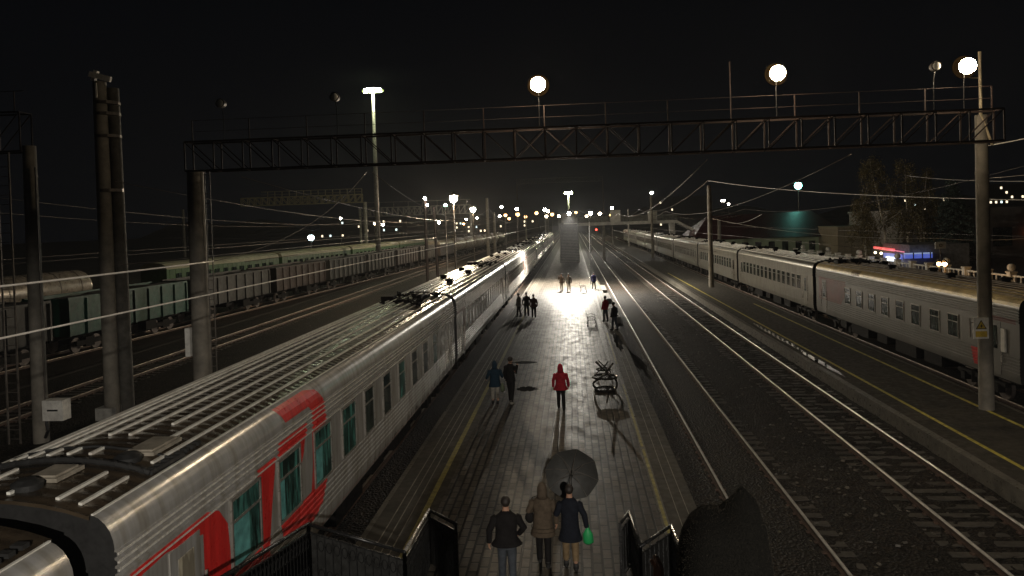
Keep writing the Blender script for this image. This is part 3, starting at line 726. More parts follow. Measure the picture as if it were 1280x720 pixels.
m = MB(); m.tube([(-.55, .3, .1), (-.62, .25, -.35), (-.5, .2, -.8), (-.7, .3, -1.1)], .05, 6); m.build('cable', BLK, bx)
m = MB(); m.box(-.2, .2, -.225, -.221, -.02, .04); m.build('name_plate', BLK, bx)
# the big pole, its shaded side put in as a second, darker shaft
T = empty('concrete_pole', (-18.9, 28.8, -.6), 0, 'thickest tall concrete pole at left, with a broken bright cap', 'pole')
b = MB(); b.tube([(0, 0, 0), (0, 0, 13.8)], [.30, .25], 12); b.build('shaft', CON, T, smooth='auto')
b = MB(); b.tube([(.30, .5, 0), (.26, .45, 13.6)], [.30, .24], 12); b.build('shaft', mat('shaded_concrete', (.07, .065, .055), .8), T, smooth='auto')
for z in (9.4, 11.6, 12.5, 12.95):
    b = MB(); b.tube([(.15, .2, z - .06), (.15, .2, z + .06)], .5, 12); b.build('clamp_band', STEEL, T)
b = MB(); b.bar((-.3, -.15, 14.1), (.55, -.1, 13.85), .12, .22); b.bar((.05, -.3, 13.1), (.05, -.3, 13.7), .06); b.bar((-.25, 0, 13.85), (-.1, 0, 14.25), .16); b.build('cap_bracket', WHT, T)
b = MB(); b.box(-.45, .25, -.45, .2, 0, .62); b.build('footing', mat('pale_concrete', (.34, .33, .3), .8), T)
# yard poles
def pole(x, y, z0, z1, r, lab, m=CON, grp=None, arms=()):
    root = empty('utility_pole', (x, y, z0), 0, lab, 'pole', grp)
    b = MB(); b.tube([(0, 0, 0), (0, 0, z1 - z0)], [r, r * .72], 10); b.build('shaft', m, root, smooth='auto')
    for (zz, l) in arms:
        b = MB(); b.tube([(0, 0, zz - z0), (l, 0, zz - z0 + .45)], .035, 6); b.tube([(0, 0, zz - z0 + .9), (l, 0, zz - z0 + .45)], .025, 6)
        for q in (.5, .62, .74): b.tube([(l * q, 0, zz - z0 + .45 * q - .02), (l * q + .04 * (1 if l > 0 else -1), 0, zz - z0 + .45 * q)], .09, 8)
        b.build('bracket_arm', STEEL, root)
    return root
pole(13.5, 74.5, -.02, 10.0, .27, 'tall concrete pole on the right platform, in front of the third silver coach', arms=((6.6, 3.4), (6.6, -3.4)))
pole(13.95, 132, -.02, 11.1, .28, 'next pole along the right platform, level with the white footbridge column', arms=((6.6, 3.0),))
pole(14.2, 190, -.02, 9.5, .22, 'thin distant pole on the right platform, beyond the footbridge', arms=((6.6, 2.8),))
pole(-18.9, 166, -.5, 12.6, .42, 'left one of the paired concrete poles near the centre, taller', arms=((7, 4.5),))
pole(-17.8, 170, -.5, 9.4, .36, 'right one of the paired concrete poles near the centre, shorter')
pole(-22, 245, -.5, 9, .32, 'distant pole right of the paired concrete poles')
pole(-15.8, 255, -.5, 9.5, .32, 'distant pole behind the left train roofs with a cross arm', arms=((7, 3),))
pole(-118, 218, -.5, 14, .5, 'thin pale pole in the dark at far left')
pole(22.8, 118, -.5, 6.3, .35, 'short thick pole between the station roof and the platform pole')
# twin steel lattice pole
P = empty('steel_pole', (-18.7, 96, -.5), 0, 'twin-legged brown steel pole left of the train, two white lamps on top', 'pole')
b = MB(); b.tube([(-.35, 0, 0), (-.35, 0, 10.6)], .2, 8); b.tube([(.75, 1.5, 0), (.55, 1.5, 9.8)], .2, 8); b.build('leg', RUST, P)
b = MB()
for z in (2, 4, 6, 8): b.bar((-.35, 0, z), (.68, 1.5, z + .4), .07)
b.build('bracing', RUST, P)
ldist(P, 'bulb', (-.3, -.2, 10.95), .2, NEU, 200); ldist(P, 'bulb', (-.05, -.2, 10.1), .14, NEU, 150)
# far gantries
G3 = empty('gantry', (0, 215, 0), 0, 'yellowish lattice gantry with guard rail in the far left yard, standing on two pale posts', 'gantry')
m = MB(); truss(m, -98, -61.4, 0, 14.3, 16.6, 18, 1.2, .3); m.build('truss', mat('yellowish_steel', (.34, .3, .17), .6, .2), G3)
m = MB()
for k in range(14): m.bar((-90 + k * 2.2, 0, 16.6), (-90 + k * 2.2, 0, 18.3), .18)
m.bar((-92, 0, 18.3), (-61.4, 0, 18.3), .16); m.bar((-92, 0, 17.4), (-61.4, 0, 17.4), .1); m.build('guard_rail', mat('yellowish_steel', (.34, .3, .17)), G3)
conc_post(-60.6, 0, -.6, 14.3, .62, .55, mat('pale_yellow_post', (.4, .38, .28), .7), G3)
G4 = empty('gantry', (0, 220, 0), 0, 'second far gantry, lower and greyer, between the pale posts and twin steel pole', 'gantry')
m = MB(); truss(m, -63.8, -30, 0, 10.1, 12.6, 20, 1.0, .22); m.bar((-63, 0, 14.2), (-30, 0, 14.2), .12)
for k in range(8): m.bar((-62 + k * 4.4, 0, 12.6), (-62 + k * 4.4, 0, 14.2), .12)
m.build('truss', mat('dull_steel', (.25, .24, .2), .6, .2), G4)
conc_post(-63.6, 0, -.6, 12.4, .38, .34, mat('pale_yellow_post', (.4, .38, .28)), G4)
conc_post(-30, 0, -.6, 12.4, .38, .34, CON, G4)
G5 = empty('gantry', (0, 330, 0), 0, 'thin distant gantry above the far platform lamps', 'gantry')
m = MB(); truss(m, -24, 14, 0, 24, 26, 22, 1.0, .10); m.build('truss', RUST, G5)
for x in (-24, 14): conc_post(x, 0, -.6, 24, .3, .3, RUST, G5)

# warning sign on the right post
s = empty('warning_sign', (13.9, 26.72, 2.86), 0, 'white warning sign with a yellow lightning triangle, on the right concrete post', 'sign')
m = MB(); m.box(-.25, .25, -.012, .012, -.36, .36); m.build('plate', WHT, s)
def tri(r, y, mt, nm, inn=None, zc=.08):
    mb = MB(); P3 = [Vector((r * math.sin(a), y, zc + r * math.cos(a))) for a in (0, 2 * PI / 3, 4 * PI / 3)]
    mb.add(P3, [(0, 2, 1)]); return mb.build(nm, mt, s)
tri(.21, -.015, BLK, 'triangle_border'); tri(.165, -.018, mat('sign_yellow', (.6, .42, .06), .5), 'triangle')
m = MB(); m.add([(.02, -.021, .17), (-.04, -.021, .06), (.0, -.021, .07), (-.02, -.021, -.02), (.05, -.021, .1), (.01, -.021, .1)], [(0, 1, 2, 5), (2, 3, 4, 5)]); m.build('lightning_mark', BLK, s)
m = MB(); m.box(-.19, .19, -.016, -.013, -.3, -.1); m.build('caption_band', mat('sign_yellow', (.6, .42, .06)), s)
m = MB(); m.bar((-.34, .05, -.3), (-.34, .05, .35), .04); m.bar((-.34, .05, .2), (-.15, .05, .2), .03); m.build('bracket', STEEL, s)

# ------------------------------------------------------------------ freight wagons (far left yard)
def gondola(m_, lab, L=13.4):
    root = empty('freight_wagon', (0, 0, 0), 0, lab, 'freight wagon', 'open freight wagons in a row')
    b = MB(); W_ = 1.45
    for s in (-1, 1):
        b.box(s * W_ - .04, s * W_ + .04, .3, L - .3, 1.25, 3.42)
        b.box(s * W_ - .09, s * W_ + .09, .3, L - .3, 3.42, 3.56)
    for y in (.3, L - .38): b.box(-W_, W_, y, y + .08, 1.25, 3.5)
    b.box(-W_, W_, .3, L - .3, 1.2, 1.3)
    for k in range(9):
        y = .35 + (L - .75) * k / 8
        for s in (-1, 1): b.box(s * 1.49 if s > 0 else -1.6, 1.6 if s > 0 else -1.49, y - .07, y + .07, 1.2, 3.42)
    b.build('body', m_, root)
    b = MB(); b.box(-.5, .5, -.3, L + .3, .9, 1.18); b.box(-1.4, 1.4, 5, 5.5, .8, 1.2); b.box(.8, 1.4, 8, 9.2, .5, 1.1); b.build('underframe', UND, root)
    for yb in (2.6, L - 2.6):
        b = MB()
        for s in (-1, 1): b.box(s * 1.05 - .1, s * 1.05 + .1, yb - 1.2, yb + 1.2, .45, .75); b.box(s * 1.05 - .11, s * 1.05 + .11, yb - .4, yb + .4, .3, .9)
        b.box(-1.0, 1.0, yb - .25, yb + .25, .45, .8)
        bg_ = b.build('bogie', UND, root)
        for q in (-1, 1):
            for s in (-1, 1):
                w = MB(); w.tube([(s * .72, yb + q * .92, .475), (s * .86, yb + q * .92, .475)], .475, 14); w.build('wheel', MATS['wheel_steel'], bg_)
    b = MB()      # load of coal
    rr = random.Random(3); n = 14
    rows = [[(x * .98, .4 + (L - .8) * k / n, 3.1 + rr.uniform(-.12, .2) + (.25 if abs(x) < 1 else 0)) for x in (-1.4, -.7, 0, .7, 1.4)] for k in range(n + 1)]
    vs = [v for r in rows for v in r]; b.add(vs, [(i * 5 + j, i * 5 + j + 1, i * 5 + j + 6, i * 5 + j + 5) for i in range(n) for j in range(4)])
    b.build('load', mat('coal', (.02, .02, .02), .8), root)
    return root
pg = gondola(GRNW, 'dark green open wagon at left, behind the thick concrete pole')
x0, y0, x1, y1 = -32.0, 42.3, -27.4, 140.0
ang = -math.atan2(x1 - x0, y1 - y0)
def onrow(o, d):
    L_ = math.hypot(x1 - x0, y1 - y0); o.location = (x0 + (x1 - x0) * d / L_, y0 + (y1 - y0) * d / L_, ZR); o.rotation_euler = (0, 0, ang)
onrow(pg, 0)
def recol(o, a, b_):
    for ch in [o] + list(o.children_recursive):
        if ch.type == 'MESH' and ch.data.materials and ch.data.materials[0] == a:
            ch.data = ch.data.copy(); ch.data.materials[0] = b_
gl = ['dark grey open wagon just right of the green one, below the near cable', 'grey-brown open wagon, third in the row, behind the gantry post foot', 'fourth open wagon, below the lit green coach',
      'fifth open wagon of the row with a pale top edge', 'sixth open wagon, right of the pale gantry posts', 'seventh open wagon, small, by the twin steel pole']
first = None
for i in range(6):
    o = copy_tree(pg if first is None else first)
    if first is None: recol(o, GRNW, GRYW); first = o
    if i in (1, 4): recol(o, GRYW, BRNW)
    onrow(o, 14.2 * (i + 1)); o['label'] = gl[i]
o = copy_tree(pg); onrow(o, -14.2); recol(o, GRNW, GRYW); o['label'] = 'dark wagon at the left edge, behind the ladder post'
track(-32.6, 28, 230, 'yard track under the open freight wagons', False, x1=-22.7)
# box wagon with rounded roof, then tank wagons
def roundshed(lab):
    root = empty('box_wagon', (0, 0, 0), 0, lab, 'freight wagon'); L = 13.5
    b = MB(); b.box(-1.5, 1.5, .3, L - .3, 1.2, 3.4); b.build('body', BRNW, root)
    b = MB(); n = 8; pr = [(1.55 * math.cos(PI * k / n), 3.4 + .75 * math.sin(PI * k / n)) for k in range(n + 1)]
    b.add([(x, .2, z) for x, z in pr] + [(x, L - .2, z) for x, z in pr], [(i, i + 1, n + 2 + i, n + 1 + i) for i in range(n)] + [tuple(range(n, -1, -1)), tuple(range(n + 1, 2 * n + 2))]); b.build('roof', TANK, root)
    b = MB(); b.box(-.5, .5, -.2, L + .2, .9, 1.18); b.build('underframe', UND, root)
    for yb in (2.6, L - 2.6):
        b = MB()
        for s in (-1, 1):
            for q in (-1, 1): b.tube([(s * .72, yb + q * .92, .475), (s * .86, yb + q * .92, .475)], .475, 14)
            b.box(s * .8 - .1, s * .8 + .1, yb - 1.1, yb + 1.1, .4, .7)
        b.box(-.8, .8, yb - .2, yb + .2, .45, .75)
        b.build('bogie', UND, root)
    return root
rw = roundshed('brown box wagon with pale rounded roof beyond the open wagons'); onrow(rw, 101)
def tank(lab, grp='tank wagons lit warm in the far yard'):
    root = empty('tank_wagon', (0, 0, 0), 0, lab, 'tank wagon', grp); L = 12
    b = MB(); pr = [(.5, .3), (.62, 1.0), (.9, 1.4), (1.3, 1.5), (L - 1.3, 1.5), (L - .9, 1.4), (L - .62, 1.0), (L - .5, .3)]
    b.tube([(0, y, 2.75) for y, r in pr], [r for y, r in pr], 18); b.build('tank', TANK, root, smooth='auto')
    b = MB()
    for y in (2.2, 4.6, 7.4, 9.8): b.tube([(0, y - .05, 2.75), (0, y + .05, 2.75)], 1.53, 18)
    b.tube([(0, 6, 4.2), (0, 6, 4.6)], .38, 10); b.build('bands', STEEL, root)
    b = MB(); b.box(-1.2, 1.2, 0, L, .95, 1.3); b.build('underframe', UND, root)
    for yb in (2.2, L - 2.2):
        b = MB()
        for s in (-1, 1):
            for q in (-1, 1): b.tube([(s * .72, yb + q * .92, .475), (s * .86, yb + q * .92, .475)], .475, 14)
            b.box(s * .8 - .1, s * .8 + .1, yb - 1.1, yb + 1.1, .4, .7)
        b.box(-.8, .8, yb - .2, yb + .2, .45, .75)
        b.build('bogie', UND, root)
    return root
tk = None
tl = ['first tank wagon of the far row, right behind the brown box wagon', 'second tank wagon of the far row', 'third tank wagon, left of the paired concrete poles', 'fourth tank wagon, behind the paired concrete poles', 'fifth tank wagon, just right of the paired concrete poles', 'farthest tank wagon of the row']
for i in range(6):
    o = tank('x') if tk is None else copy_tree(tk); tk = tk or o; onrow(o, 117 + 13 * i); o['label'] = tl[i]
# near the left edge: a ribbed tank wagon on the row behind the green one
x0, y0, x1, y1 = -44.6, 62.0, -33.5, 178.0; ang = -math.atan2(x1 - x0, y1 - y0)
def gcoach(lab):
    root = empty('green_coach', (0, 0, 0), 0, lab, 'train coach', 'green coaches behind the freight wagons'); L = 24
    b = MB(); b.box(-1.5, 1.5, 0, L, 1.1, 3.5)
    for k in range(24): b.box(1.5, 1.525, .5 + k, .56 + k, 1.1, 3.45)
    b.build('body', GCOA, root)
    b = MB(); pr = [(1.55, 3.5), (1.4, 3.85), (1.0, 4.1), (0, 4.25), (-1.0, 4.1), (-1.4, 3.85), (-1.55, 3.5)]; n = 6
    b.add([(x, -.05, z) for x, z in pr] + [(x, L + .05, z) for x, z in pr], [(i, i + 1, n + 2 + i, n + 1 + i) for i in range(n)] + [tuple(range(n, -1, -1)), tuple(range(n + 1, 2 * n + 2))]); b.build('roof', CREAM, root)
    for k in range(12):
        b = MB(); b.box(1.53, 1.55, 1.5 + k * 1.8, 2.5 + k * 1.8, 2.1, 3.0); b.build('window', DGL, root)
    b = MB(); b.box(-1.3, 1.3, .4, L - .4, .6, 1.08)
    for yb in (3.4, L - 3.4):
        for s in (-1, 1):
            for q in (-1, 1): b.tube([(s * .72, yb + q * 1.2, .475), (s * .9, yb + q * 1.2, .475)], .475, 14)
    b.build('underframe', UND, root)
    return root
gc = None
for i, lb in enumerate(['green coach with pale roof, left one, right of the gantry post', 'second green coach, its side glowing green under the tall mast', 'third green coach, beyond the pale gantry posts', 'fourth green coach, farthest, behind the tall mast']):
    o = gcoach('x') if gc is None else copy_tree(gc); gc = gc or o; onrow(o, 12 + 25 * i); o['label'] = lb
track(-46.5, 40, 230, 'yard track under the green coaches', False, x1=-29)
for i, (d, lb) in enumerate(((-9.5, 'ribbed pale tank wagon between the two left poles'), (-24, 'ribbed tank wagon at the far-left frame edge'))):
    o = copy_tree(tk); onrow(o, d); o['label'] = lb
    o['group'] = 'tank wagons at the left edge'

# ------------------------------------------------------------------ wires
def wire(pts, r, lab, sag=0, n=14, grp='overhead wires'):
    b = MB(); P_ = []
    for i in range(len(pts) - 1):
        a, c = Vector(pts[i]), Vector(pts[i + 1])
        for k in range(n):
            t = k / n; p = a.lerp(c, t); p.z -= sag * 4 * t * (1 - t); P_.append(p)
    P_.append(Vector(pts[-1])); b.tube(P_, r, 6)
    return tag(b.build('overhead_wire', WIRE if r in (.016, .02, .012) else WIRED, None, smooth=True), lab, 'wire', grp)
wire([(-7.35, -3, 5.68), (-7.4, 25, 5.75), (-6.9, 62, 5.8), (-6.9, 130, 5.8), (-6.9, 220, 5.8)], .016, 'lower bright contact wire crossing the left half above the train roof')
wire([(-7.0, -3, 6.55), (-7.0, 14, 6.42)], .016, 'upper bright wire at left, from the frame edge to the gantry post', .06)
wire([(-7.0, 14, 6.42), (-7.1, 25.5, 8.9)], .008, 'wire climbing from the bright left cable up to the gantry', .5)
wire([(-6.9, 25.5, 8.9), (-6.9, 62, 8.2), (-6.9, 98, 8.2)], .01, 'sagging carrier wire above the left train past the gantry', 1.2)
wire([(13.43, 74.5, 10.5), (17.3, 27.6, 7.15), (20.5, 4, 8.2)], .02, 'thick bright cable from the platform pole down to the right frame edge', .35)
wire([(13.43, 74.5, 10.5), (11.8, 132, 8.5), (10.8, 202, 9)], .03, 'cable sagging left from the platform pole top toward the footbridge', 1.4)
wire([(22.5, 52, 9.3), (17.5, 27.5, 7.85), (18, 4, 8.5)], .012, 'bright wire ending in the birch crown, above the thick cable at right', .15)
wire([(13.5, 74.5, 6.8), (30, 64, 4.6), (40, 58, 5.6)], .02, 'low thin cable behind the right concrete post', .6)
wire([(14.2, 27, 9.1), (20, 24, 10.2)], .02, 'short wire from the right post top to the frame edge', .05)
wire([(14.2, 27, 8.0), (22, 24, 9.4)], .012, 'second faint wire above the right wall, off the right post', .3)
for i, (x, z, lb) in enumerate(((4.59, 5.8, 'contact wire over the first empty track'), (9.28, 5.8, 'contact wire over the second empty track'), (17.0, 5.85, 'contact wire above the silver train'))):
    wire([(x + .2, 25.5, z), (x - .2, 75, z), (x + .2, 132, z), (x, 190, z)], .008, lb)
    wire([(x, 25.5, 8.9), (x, 75, 7.6), (x, 132, 7.6), (x, 190, 7.6)], .01, lb.replace('contact wire', 'sagging carrier wire'), .95)
for i, (x, lb) in enumerate(((-11.6, 'wire pair strand over the empty track beside the left train'), (-16.3, 'strand over the second empty yard track'), (-23.6, 'strand over the track beside the freight wagons'), (-29, 'strand above the freight wagons'))):
    wire([(x, 25.5, 5.9), (x, 96, 5.9), (x, 166, 5.9), (x, 220, 6)], .014, 'contact ' + lb)
    wire([(x, 25.5, 8.9), (x, 96, 7.7), (x, 166, 7.7), (x, 220, 8)], .014, 'carrier ' + lb, .9)
wire([(18.6, 75, 7.0), (24, 118, 6.0)], .02, 'dark cable from the platform pole to the short thick pole', .5)
wire([(-18.9, 166, 8), (-60, 215, 7.6), (-110, 215, 10)], .04, 'pale cable across the far left yard', 1.5)
wire([(-18.9, 166, 6.6), (-63, 215, 5.8), (-120, 200, 6)], .04, 'second lower pale cable across the far left yard', 1.2)

# ------------------------------------------------------------------ footbridge far away
FB = empty('footbridge', (0, 135, 0), 0, 'pale concrete footbridge crossing the tracks, with a stair to the middle platform', 'footbridge')
FBM = mat('pale_bridge_concrete', (.7, .68, .62), .6, 0, .25, 1.0, .1)
b = MB(); b.box(-1.5, 18.6, 0, 3.2, 5.95, 6.5); b.build('deck', FBM, FB)
b = MB()
for k in range(28): b.box(-1.4 + k * .73, -.9 + k * .73, -.06, .0, 6.5, 7.5)
b.bar((-1.5, -.03, 7.55), (18.6, -.03, 7.55), .08); b.box(-1.5, 18.6, 3.2, 3.28, 6.5, 7.5); b.build('parapet', mat('grey_bridge_mesh', (.18, .18, .16), .6), FB)
b = MB(); b.box(6.9, 8.7, -.12, .4, 6.4, 8.6); b.build('parapet_box', FBM, FB)
b = MB(); b.box(13.6, 15.2, -.12, .4, 6.4, 8.3); b.build('parapet_box', FBM, FB)
b = MB()
b.box(17.4, 18.4, .6, 1.6, -.6, 5.95); b.build('column', FBM, FB)
b = MB(); b.box(5.4, 5.9, .6, 1.4, -.6, 5.95); b.build('column', CON, FB)
b = MB()     # stair down to the right
b.add([(18.6, .0, 6.5), (18.6, 3, 6.5), (28.5, 3, 1.2), (28.5, 0, 1.2), (18.6, 0, 5.95), (18.6, 3, 5.95), (28.5, 3, .7), (28.5, 0, .7)], [(0, 1, 2, 3), (7, 6, 5, 4), (0, 3, 7, 4), (1, 5, 6, 2), (3, 2, 6, 7)])
b.build('stair_flight', FBM, FB)
b = MB()
for k in range(14): b.bar((18.6 + k * .76, 0, 6.5 - k * .407), (18.6 + k * .76, 0, 7.5 - k * .407), .07)
b.bar((18.6, 0, 7.5), (28.5, 0, 2.2), .08); b.build('stair_rail', MATS['grey_bridge_mesh'], FB)
b = MB()     # dark stair to the middle platform
NS = 26
for k in range(NS): b.box(-2.0, .95, -12 + k * .46, -11.5 + k * .46, -.02, .25 + k * .245)
for xx in (-2.1, 1.05): b.add([(xx - .04, -12, 0), (xx + .04, -12, 0), (xx + .04, 0, 0), (xx - .04, 0, 0), (xx - .04, -12, 1.2), (xx + .04, -12, 1.2), (xx + .04, 0, 7.5), (xx - .04, 0, 7.5)], [(0, 1, 5, 4), (1, 2, 6, 5), (3, 0, 4, 7), (4, 5, 6, 7)])
b.build('stair_flight', mat('dark_stair', (.05, .05, .045), .8), FB)
b = MB()
for k in range(NS): b.box(-1.98, .93, -12.03 + k * .46, -11.995 + k * .46, .20 + k * .245, .256 + k * .245)
b.build('stair_nosing', mat('worn_nosing', (.16, .15, .13), .6), FB)
b = MB()
for xx in (-2.1, 1.05):
    for k in range(14): b.bar((xx, -12 + k * .92, .2 + k * .49), (xx, -12 + k * .92, 1.3 + k * .49), .05)
    b.bar((xx, -12, 1.3), (xx, 0, 7.7), .06)
b.build('stair_rail', STEEL, FB)
b = MB(); b.box(-1.95, .75, .05, 3.1, 6.5, 8.3); b.build('stair_head', mat('dim_concrete', (.2, .19, .17), .8), FB)
# distant beyond: dark sheds and hills
b = MB(); n = 60
prof_ = [(-700 + 1400 * k / n, 16 + 9 * math.sin(k * .37) + 6 * math.sin(k * .9 + 1)) for k in range(n + 1)]
b.add([(x, 1150, -1) for x, z in prof_] + [(x, 1250, z) for x, z in prof_], [(i, i + 1, n + 2 + i, n + 1 + i) for i in range(n)]); tag(b.build('hills', mat('dark_hill', (.02, .022, .02), 1)), kind='structure')

# town buildings with lit windows, far
LITW = emit('lit_window', (1.0, .82, .55), 2.2); LITC = emit('lit_window_cool', (.8, 1, .95), 2.0); DARKB = mat('dark_facade', (.06, .055, .05), .9)
def block(x, y, w, d, h, lab, nwin, seed, m=None):
    root = empty('building', (x, y, -.6), 0, lab, 'building', None); rr = random.Random(seed)
    b = MB(); b.box(-w / 2, w / 2, 0, d, 0, h); b.box(-w / 2 - .3, w / 2 + .3, -.3, d + .3, h, h + .5); b.build('walls', m or DARKB, root)
    fl = max(1, int(h / 3)); nc = max(2, int(w / 3)); cells = [(i, j) for i in range(nc) for j in range(fl)]; rr.shuffle(cells)
    for i, j in cells[:nwin]:
        b = MB(); xx = -w / 2 + (i + .5) * w / nc; zz = 1.2 + j * 3; b.box(xx - .6, xx + .6, -.03, .01, zz, zz + 1.4); b.build('window', LITW if rr.random() < .7 else LITC, root)
block(279, 500, 26, 14, 22, 'tower block with a few lit windows at the far right edge', 9, 3)
block(236, 520, 34, 14, 16, 'low dark block with faint windows left of the tower block', 7, 5)
block(-150, 520, 60, 14, 13, 'dark far block with scattered lit windows behind the left yard', 10, 8)
block(-60, 560, 70, 14, 11, 'long dark far building behind the tank wagons', 12, 12)
block(90, 620, 50, 14, 24, 'dark far block on the slope above the station roof', 4, 21)

# station building at right: red roof, pale green wall
SB = empty('station_building', (0, 0, 0), 0, 'low pale green building with a dark red roof behind the right train', 'building')
b = MB(); b.box(22.5, 44, 128, 142, -.6, 3.3); b.build('wall', mat('pale_green_plaster', (.36, .44, .30), .8, 0, .15, 1), SB)
b = MB(); b.add([(20, 126.5, 3.1), (46, 126.5, 3.1), (46, 143.5, 3.1), (20, 143.5, 3.1), (24, 135, 7.0), (42, 135, 7.4)], [(0, 1, 5, 4), (1, 2, 5), (2, 3, 4, 5), (3, 0, 4), (3, 2, 1, 0)]); b.build('roof', mat('dark_red_roof', (.07, .010, .010), .5, 0, .25, 2), SB)
for k in range(9):
    b = MB(); b.box(24 + k * 2.2, 25 + k * 2.2, 127.95, 128.02, .8, 2.4); b.build('window', DGL, SB)
B2 = empty('tiled_building', (0, 0, 0), 0, 'beige tiled box-shaped building behind the birches', 'building')
b = MB(); b.box(41, 49, 119, 128, -.6, 4.6); b.box(40.9, 49.1, 118.9, 128.1, 4.6, 4.75); b.build('wall', mat('beige_tiles', (.30, .26, .18), .7, 0, .15, 4), B2)
b = MB()
for k in range(9): b.bar((41 + k, 118.97, -.6), (41 + k, 118.97, 4.6), .03)
for k in range(6): b.bar((41, 118.97, k * .8), (49, 118.97, k * .8), .03)
b.build('tile_joints', mat('joint_dark', (.12, .1, .07)), B2)
B3 = empty('large_building', (0, 0, 0), 0, 'large dark flat-roofed building filling the right edge behind the concrete post', 'building')
b = MB(); b.box(46, 90, 108, 128, -.6, 6.6); b.box(45.8, 90.2, 107.8, 128.2, 6.6, 7.0); b.build('wall', mat('dim_plaster', (.34, .31, .28), .9, 0, .2, .5), B3)
for k in range(8): b = MB(); b.box(48 + k * 5, 50.5 + k * 5, 107.95, 108.02, 1.6, 4.2); b.build('window', DGL, B3)
b = MB(); b.tube([(62.2, 107.5, 3.6), (63, 107.4, 3.2), (63.4, 107.5, 3.45), (64.2, 107.5, 3.1)], .12, 6); b.build('neon_sign', emit('red_neon', (1, .25, .1), .8), B3)
# balustrade
BA = empty('balustrade', (0, 0, 0), 0, 'white balustrade of square posts running behind the right train', 'fence')
def fl(t): return (36.0 + (1 - t) * 3, 40 + t * 84)
NP = 24
for k in range(NP + 1):
    x, y = fl(k / NP)
    b = MB(); b.box(x - .28, x + .28, y - .28, y + .28, -.02, 1.25); b.box(x - .34, x + .34, y - .34, y + .34, 1.25, 1.37)
    if k % 3 == 2: b.ball((x, y, 1.72), .34)
    b.build('post', WHT, BA)
b = MB(); b.bar((*fl(0), 1.0), (*fl(1), 1.0), .2, .14); b.bar((*fl(0), .15), (*fl(1), .15), .2, .14)
for k in range(NP * 4): x, y = fl((k + .5) / (NP * 4)); b.tube([(x, y, .15), (x, y, 1.0)], .07, 6)
b.build('rail', WHT, BA)
# shop with lit fascia
SH = empty('kiosk_shop', (0, 0, 0), 0, 'small shop with a glowing red and blue roof sign behind the balustrade', 'shop')
def shp(z0, z1, x0_, x1_, m, nm, off=0.0, p=SH):
    b = MB(); A_ = Vector((39.0, 98.0, 0)); B_ = Vector((42.2, 90.5, 0)); d = B_ - A_; nrm = Vector((-d.y, d.x, 0)).normalized() * -1
    a_, c_ = A_ + d * x0_, A_ + d * x1_
    q = [a_ + nrm * off, c_ + nrm * off, c_ + nrm * (off - .2), a_ + nrm * (off - .2)]
    b.add([(v.x, v.y, z0) for v in q] + [(v.x, v.y, z1) for v in q], [(3, 2, 1, 0), (4, 5, 6, 7), (0, 1, 5, 4), (1, 2, 6, 5), (2, 3, 7, 6), (3, 0, 4, 7)]); return b.build(nm, m, p)
b = MB(); b.box(39.3, 46, 90.6, 98, -.1, 2.9); b.build('wall', mat('shop_wall', (.2, .2, .2), .7), SH)
EMR = emit('sign_red', (1, .05, .06), .9); EMB = emit('sign_blue', (.10, .2, 1), .42); EMW = emit('sign_white', (.8, .9, 1), 3.5)
b = MB(); b.bar((38.75, 93.4, 2.2), (38.75, 99.4, 2.3), .2, .3); b.build('roof_sign', EMR, SH)
b = MB(); b.bar((38.6, 90.4, 2.1), (38.7, 94.6, 2.2), .12, .1); b.build('roof_sign', emit('sign_pink', (1, .2, .3), .8), SH)
b = MB(); b.box(38.5, 41.6, 90.0, 90.3, 1.35, 1.8); b.build('blue_sign', EMB, SH)
b = MB(); b.box(38.5, 41.6, 90.0, 90.25, 1.86, 1.98); b.build('blue_sign', emit('sign_pale_blue', (.45, .6, 1), .5), SH)
for x_ in (39.4, 40.4, 41.3): b = MB(); b.box(x_, x_ + .12, 89.95, 90.0, 1.3, 2.0); b.build('sign_frame', STEEL, SH)
b = MB(); b.box(38.3, 38.5, 90.6, 95.5, 1.15, 1.8); b.build('blue_sign', EMB, SH)
b = MB(); b.box(38.2, 38.29, 92.4, 94.6, .9, 1.35); b.build('lit_window', EMW, SH)
for y in (96.4, 98.2):
    b = MB(); b.ball((38.4, y, 1.7), .16); b.build('lamp', emit('shop_lamp', (1, .8, .5), 6), SH)
AD = empty('billboard', (40.6, 86, 0), 0, 'small square white advertising box on a post above the shop', 'billboard')
b = MB(); b.box(-.55, .55, -.1, .1, 2.6, 3.35); b.build('panel', mat('ad_panel', (.5, .5, .45), .5), AD)
b = MB(); b.tube([(.15 * math.cos(a * PI / 8), -.11, 2.97 + .15 * math.sin(a * PI / 8)) for a in range(17)], .035, 5); b.build('ring_emblem', BLK, AD)
b = MB(); b.tube([(0, .05, 0), (0, .05, 2.6)], .06, 6); b.build('post', STEEL, AD)

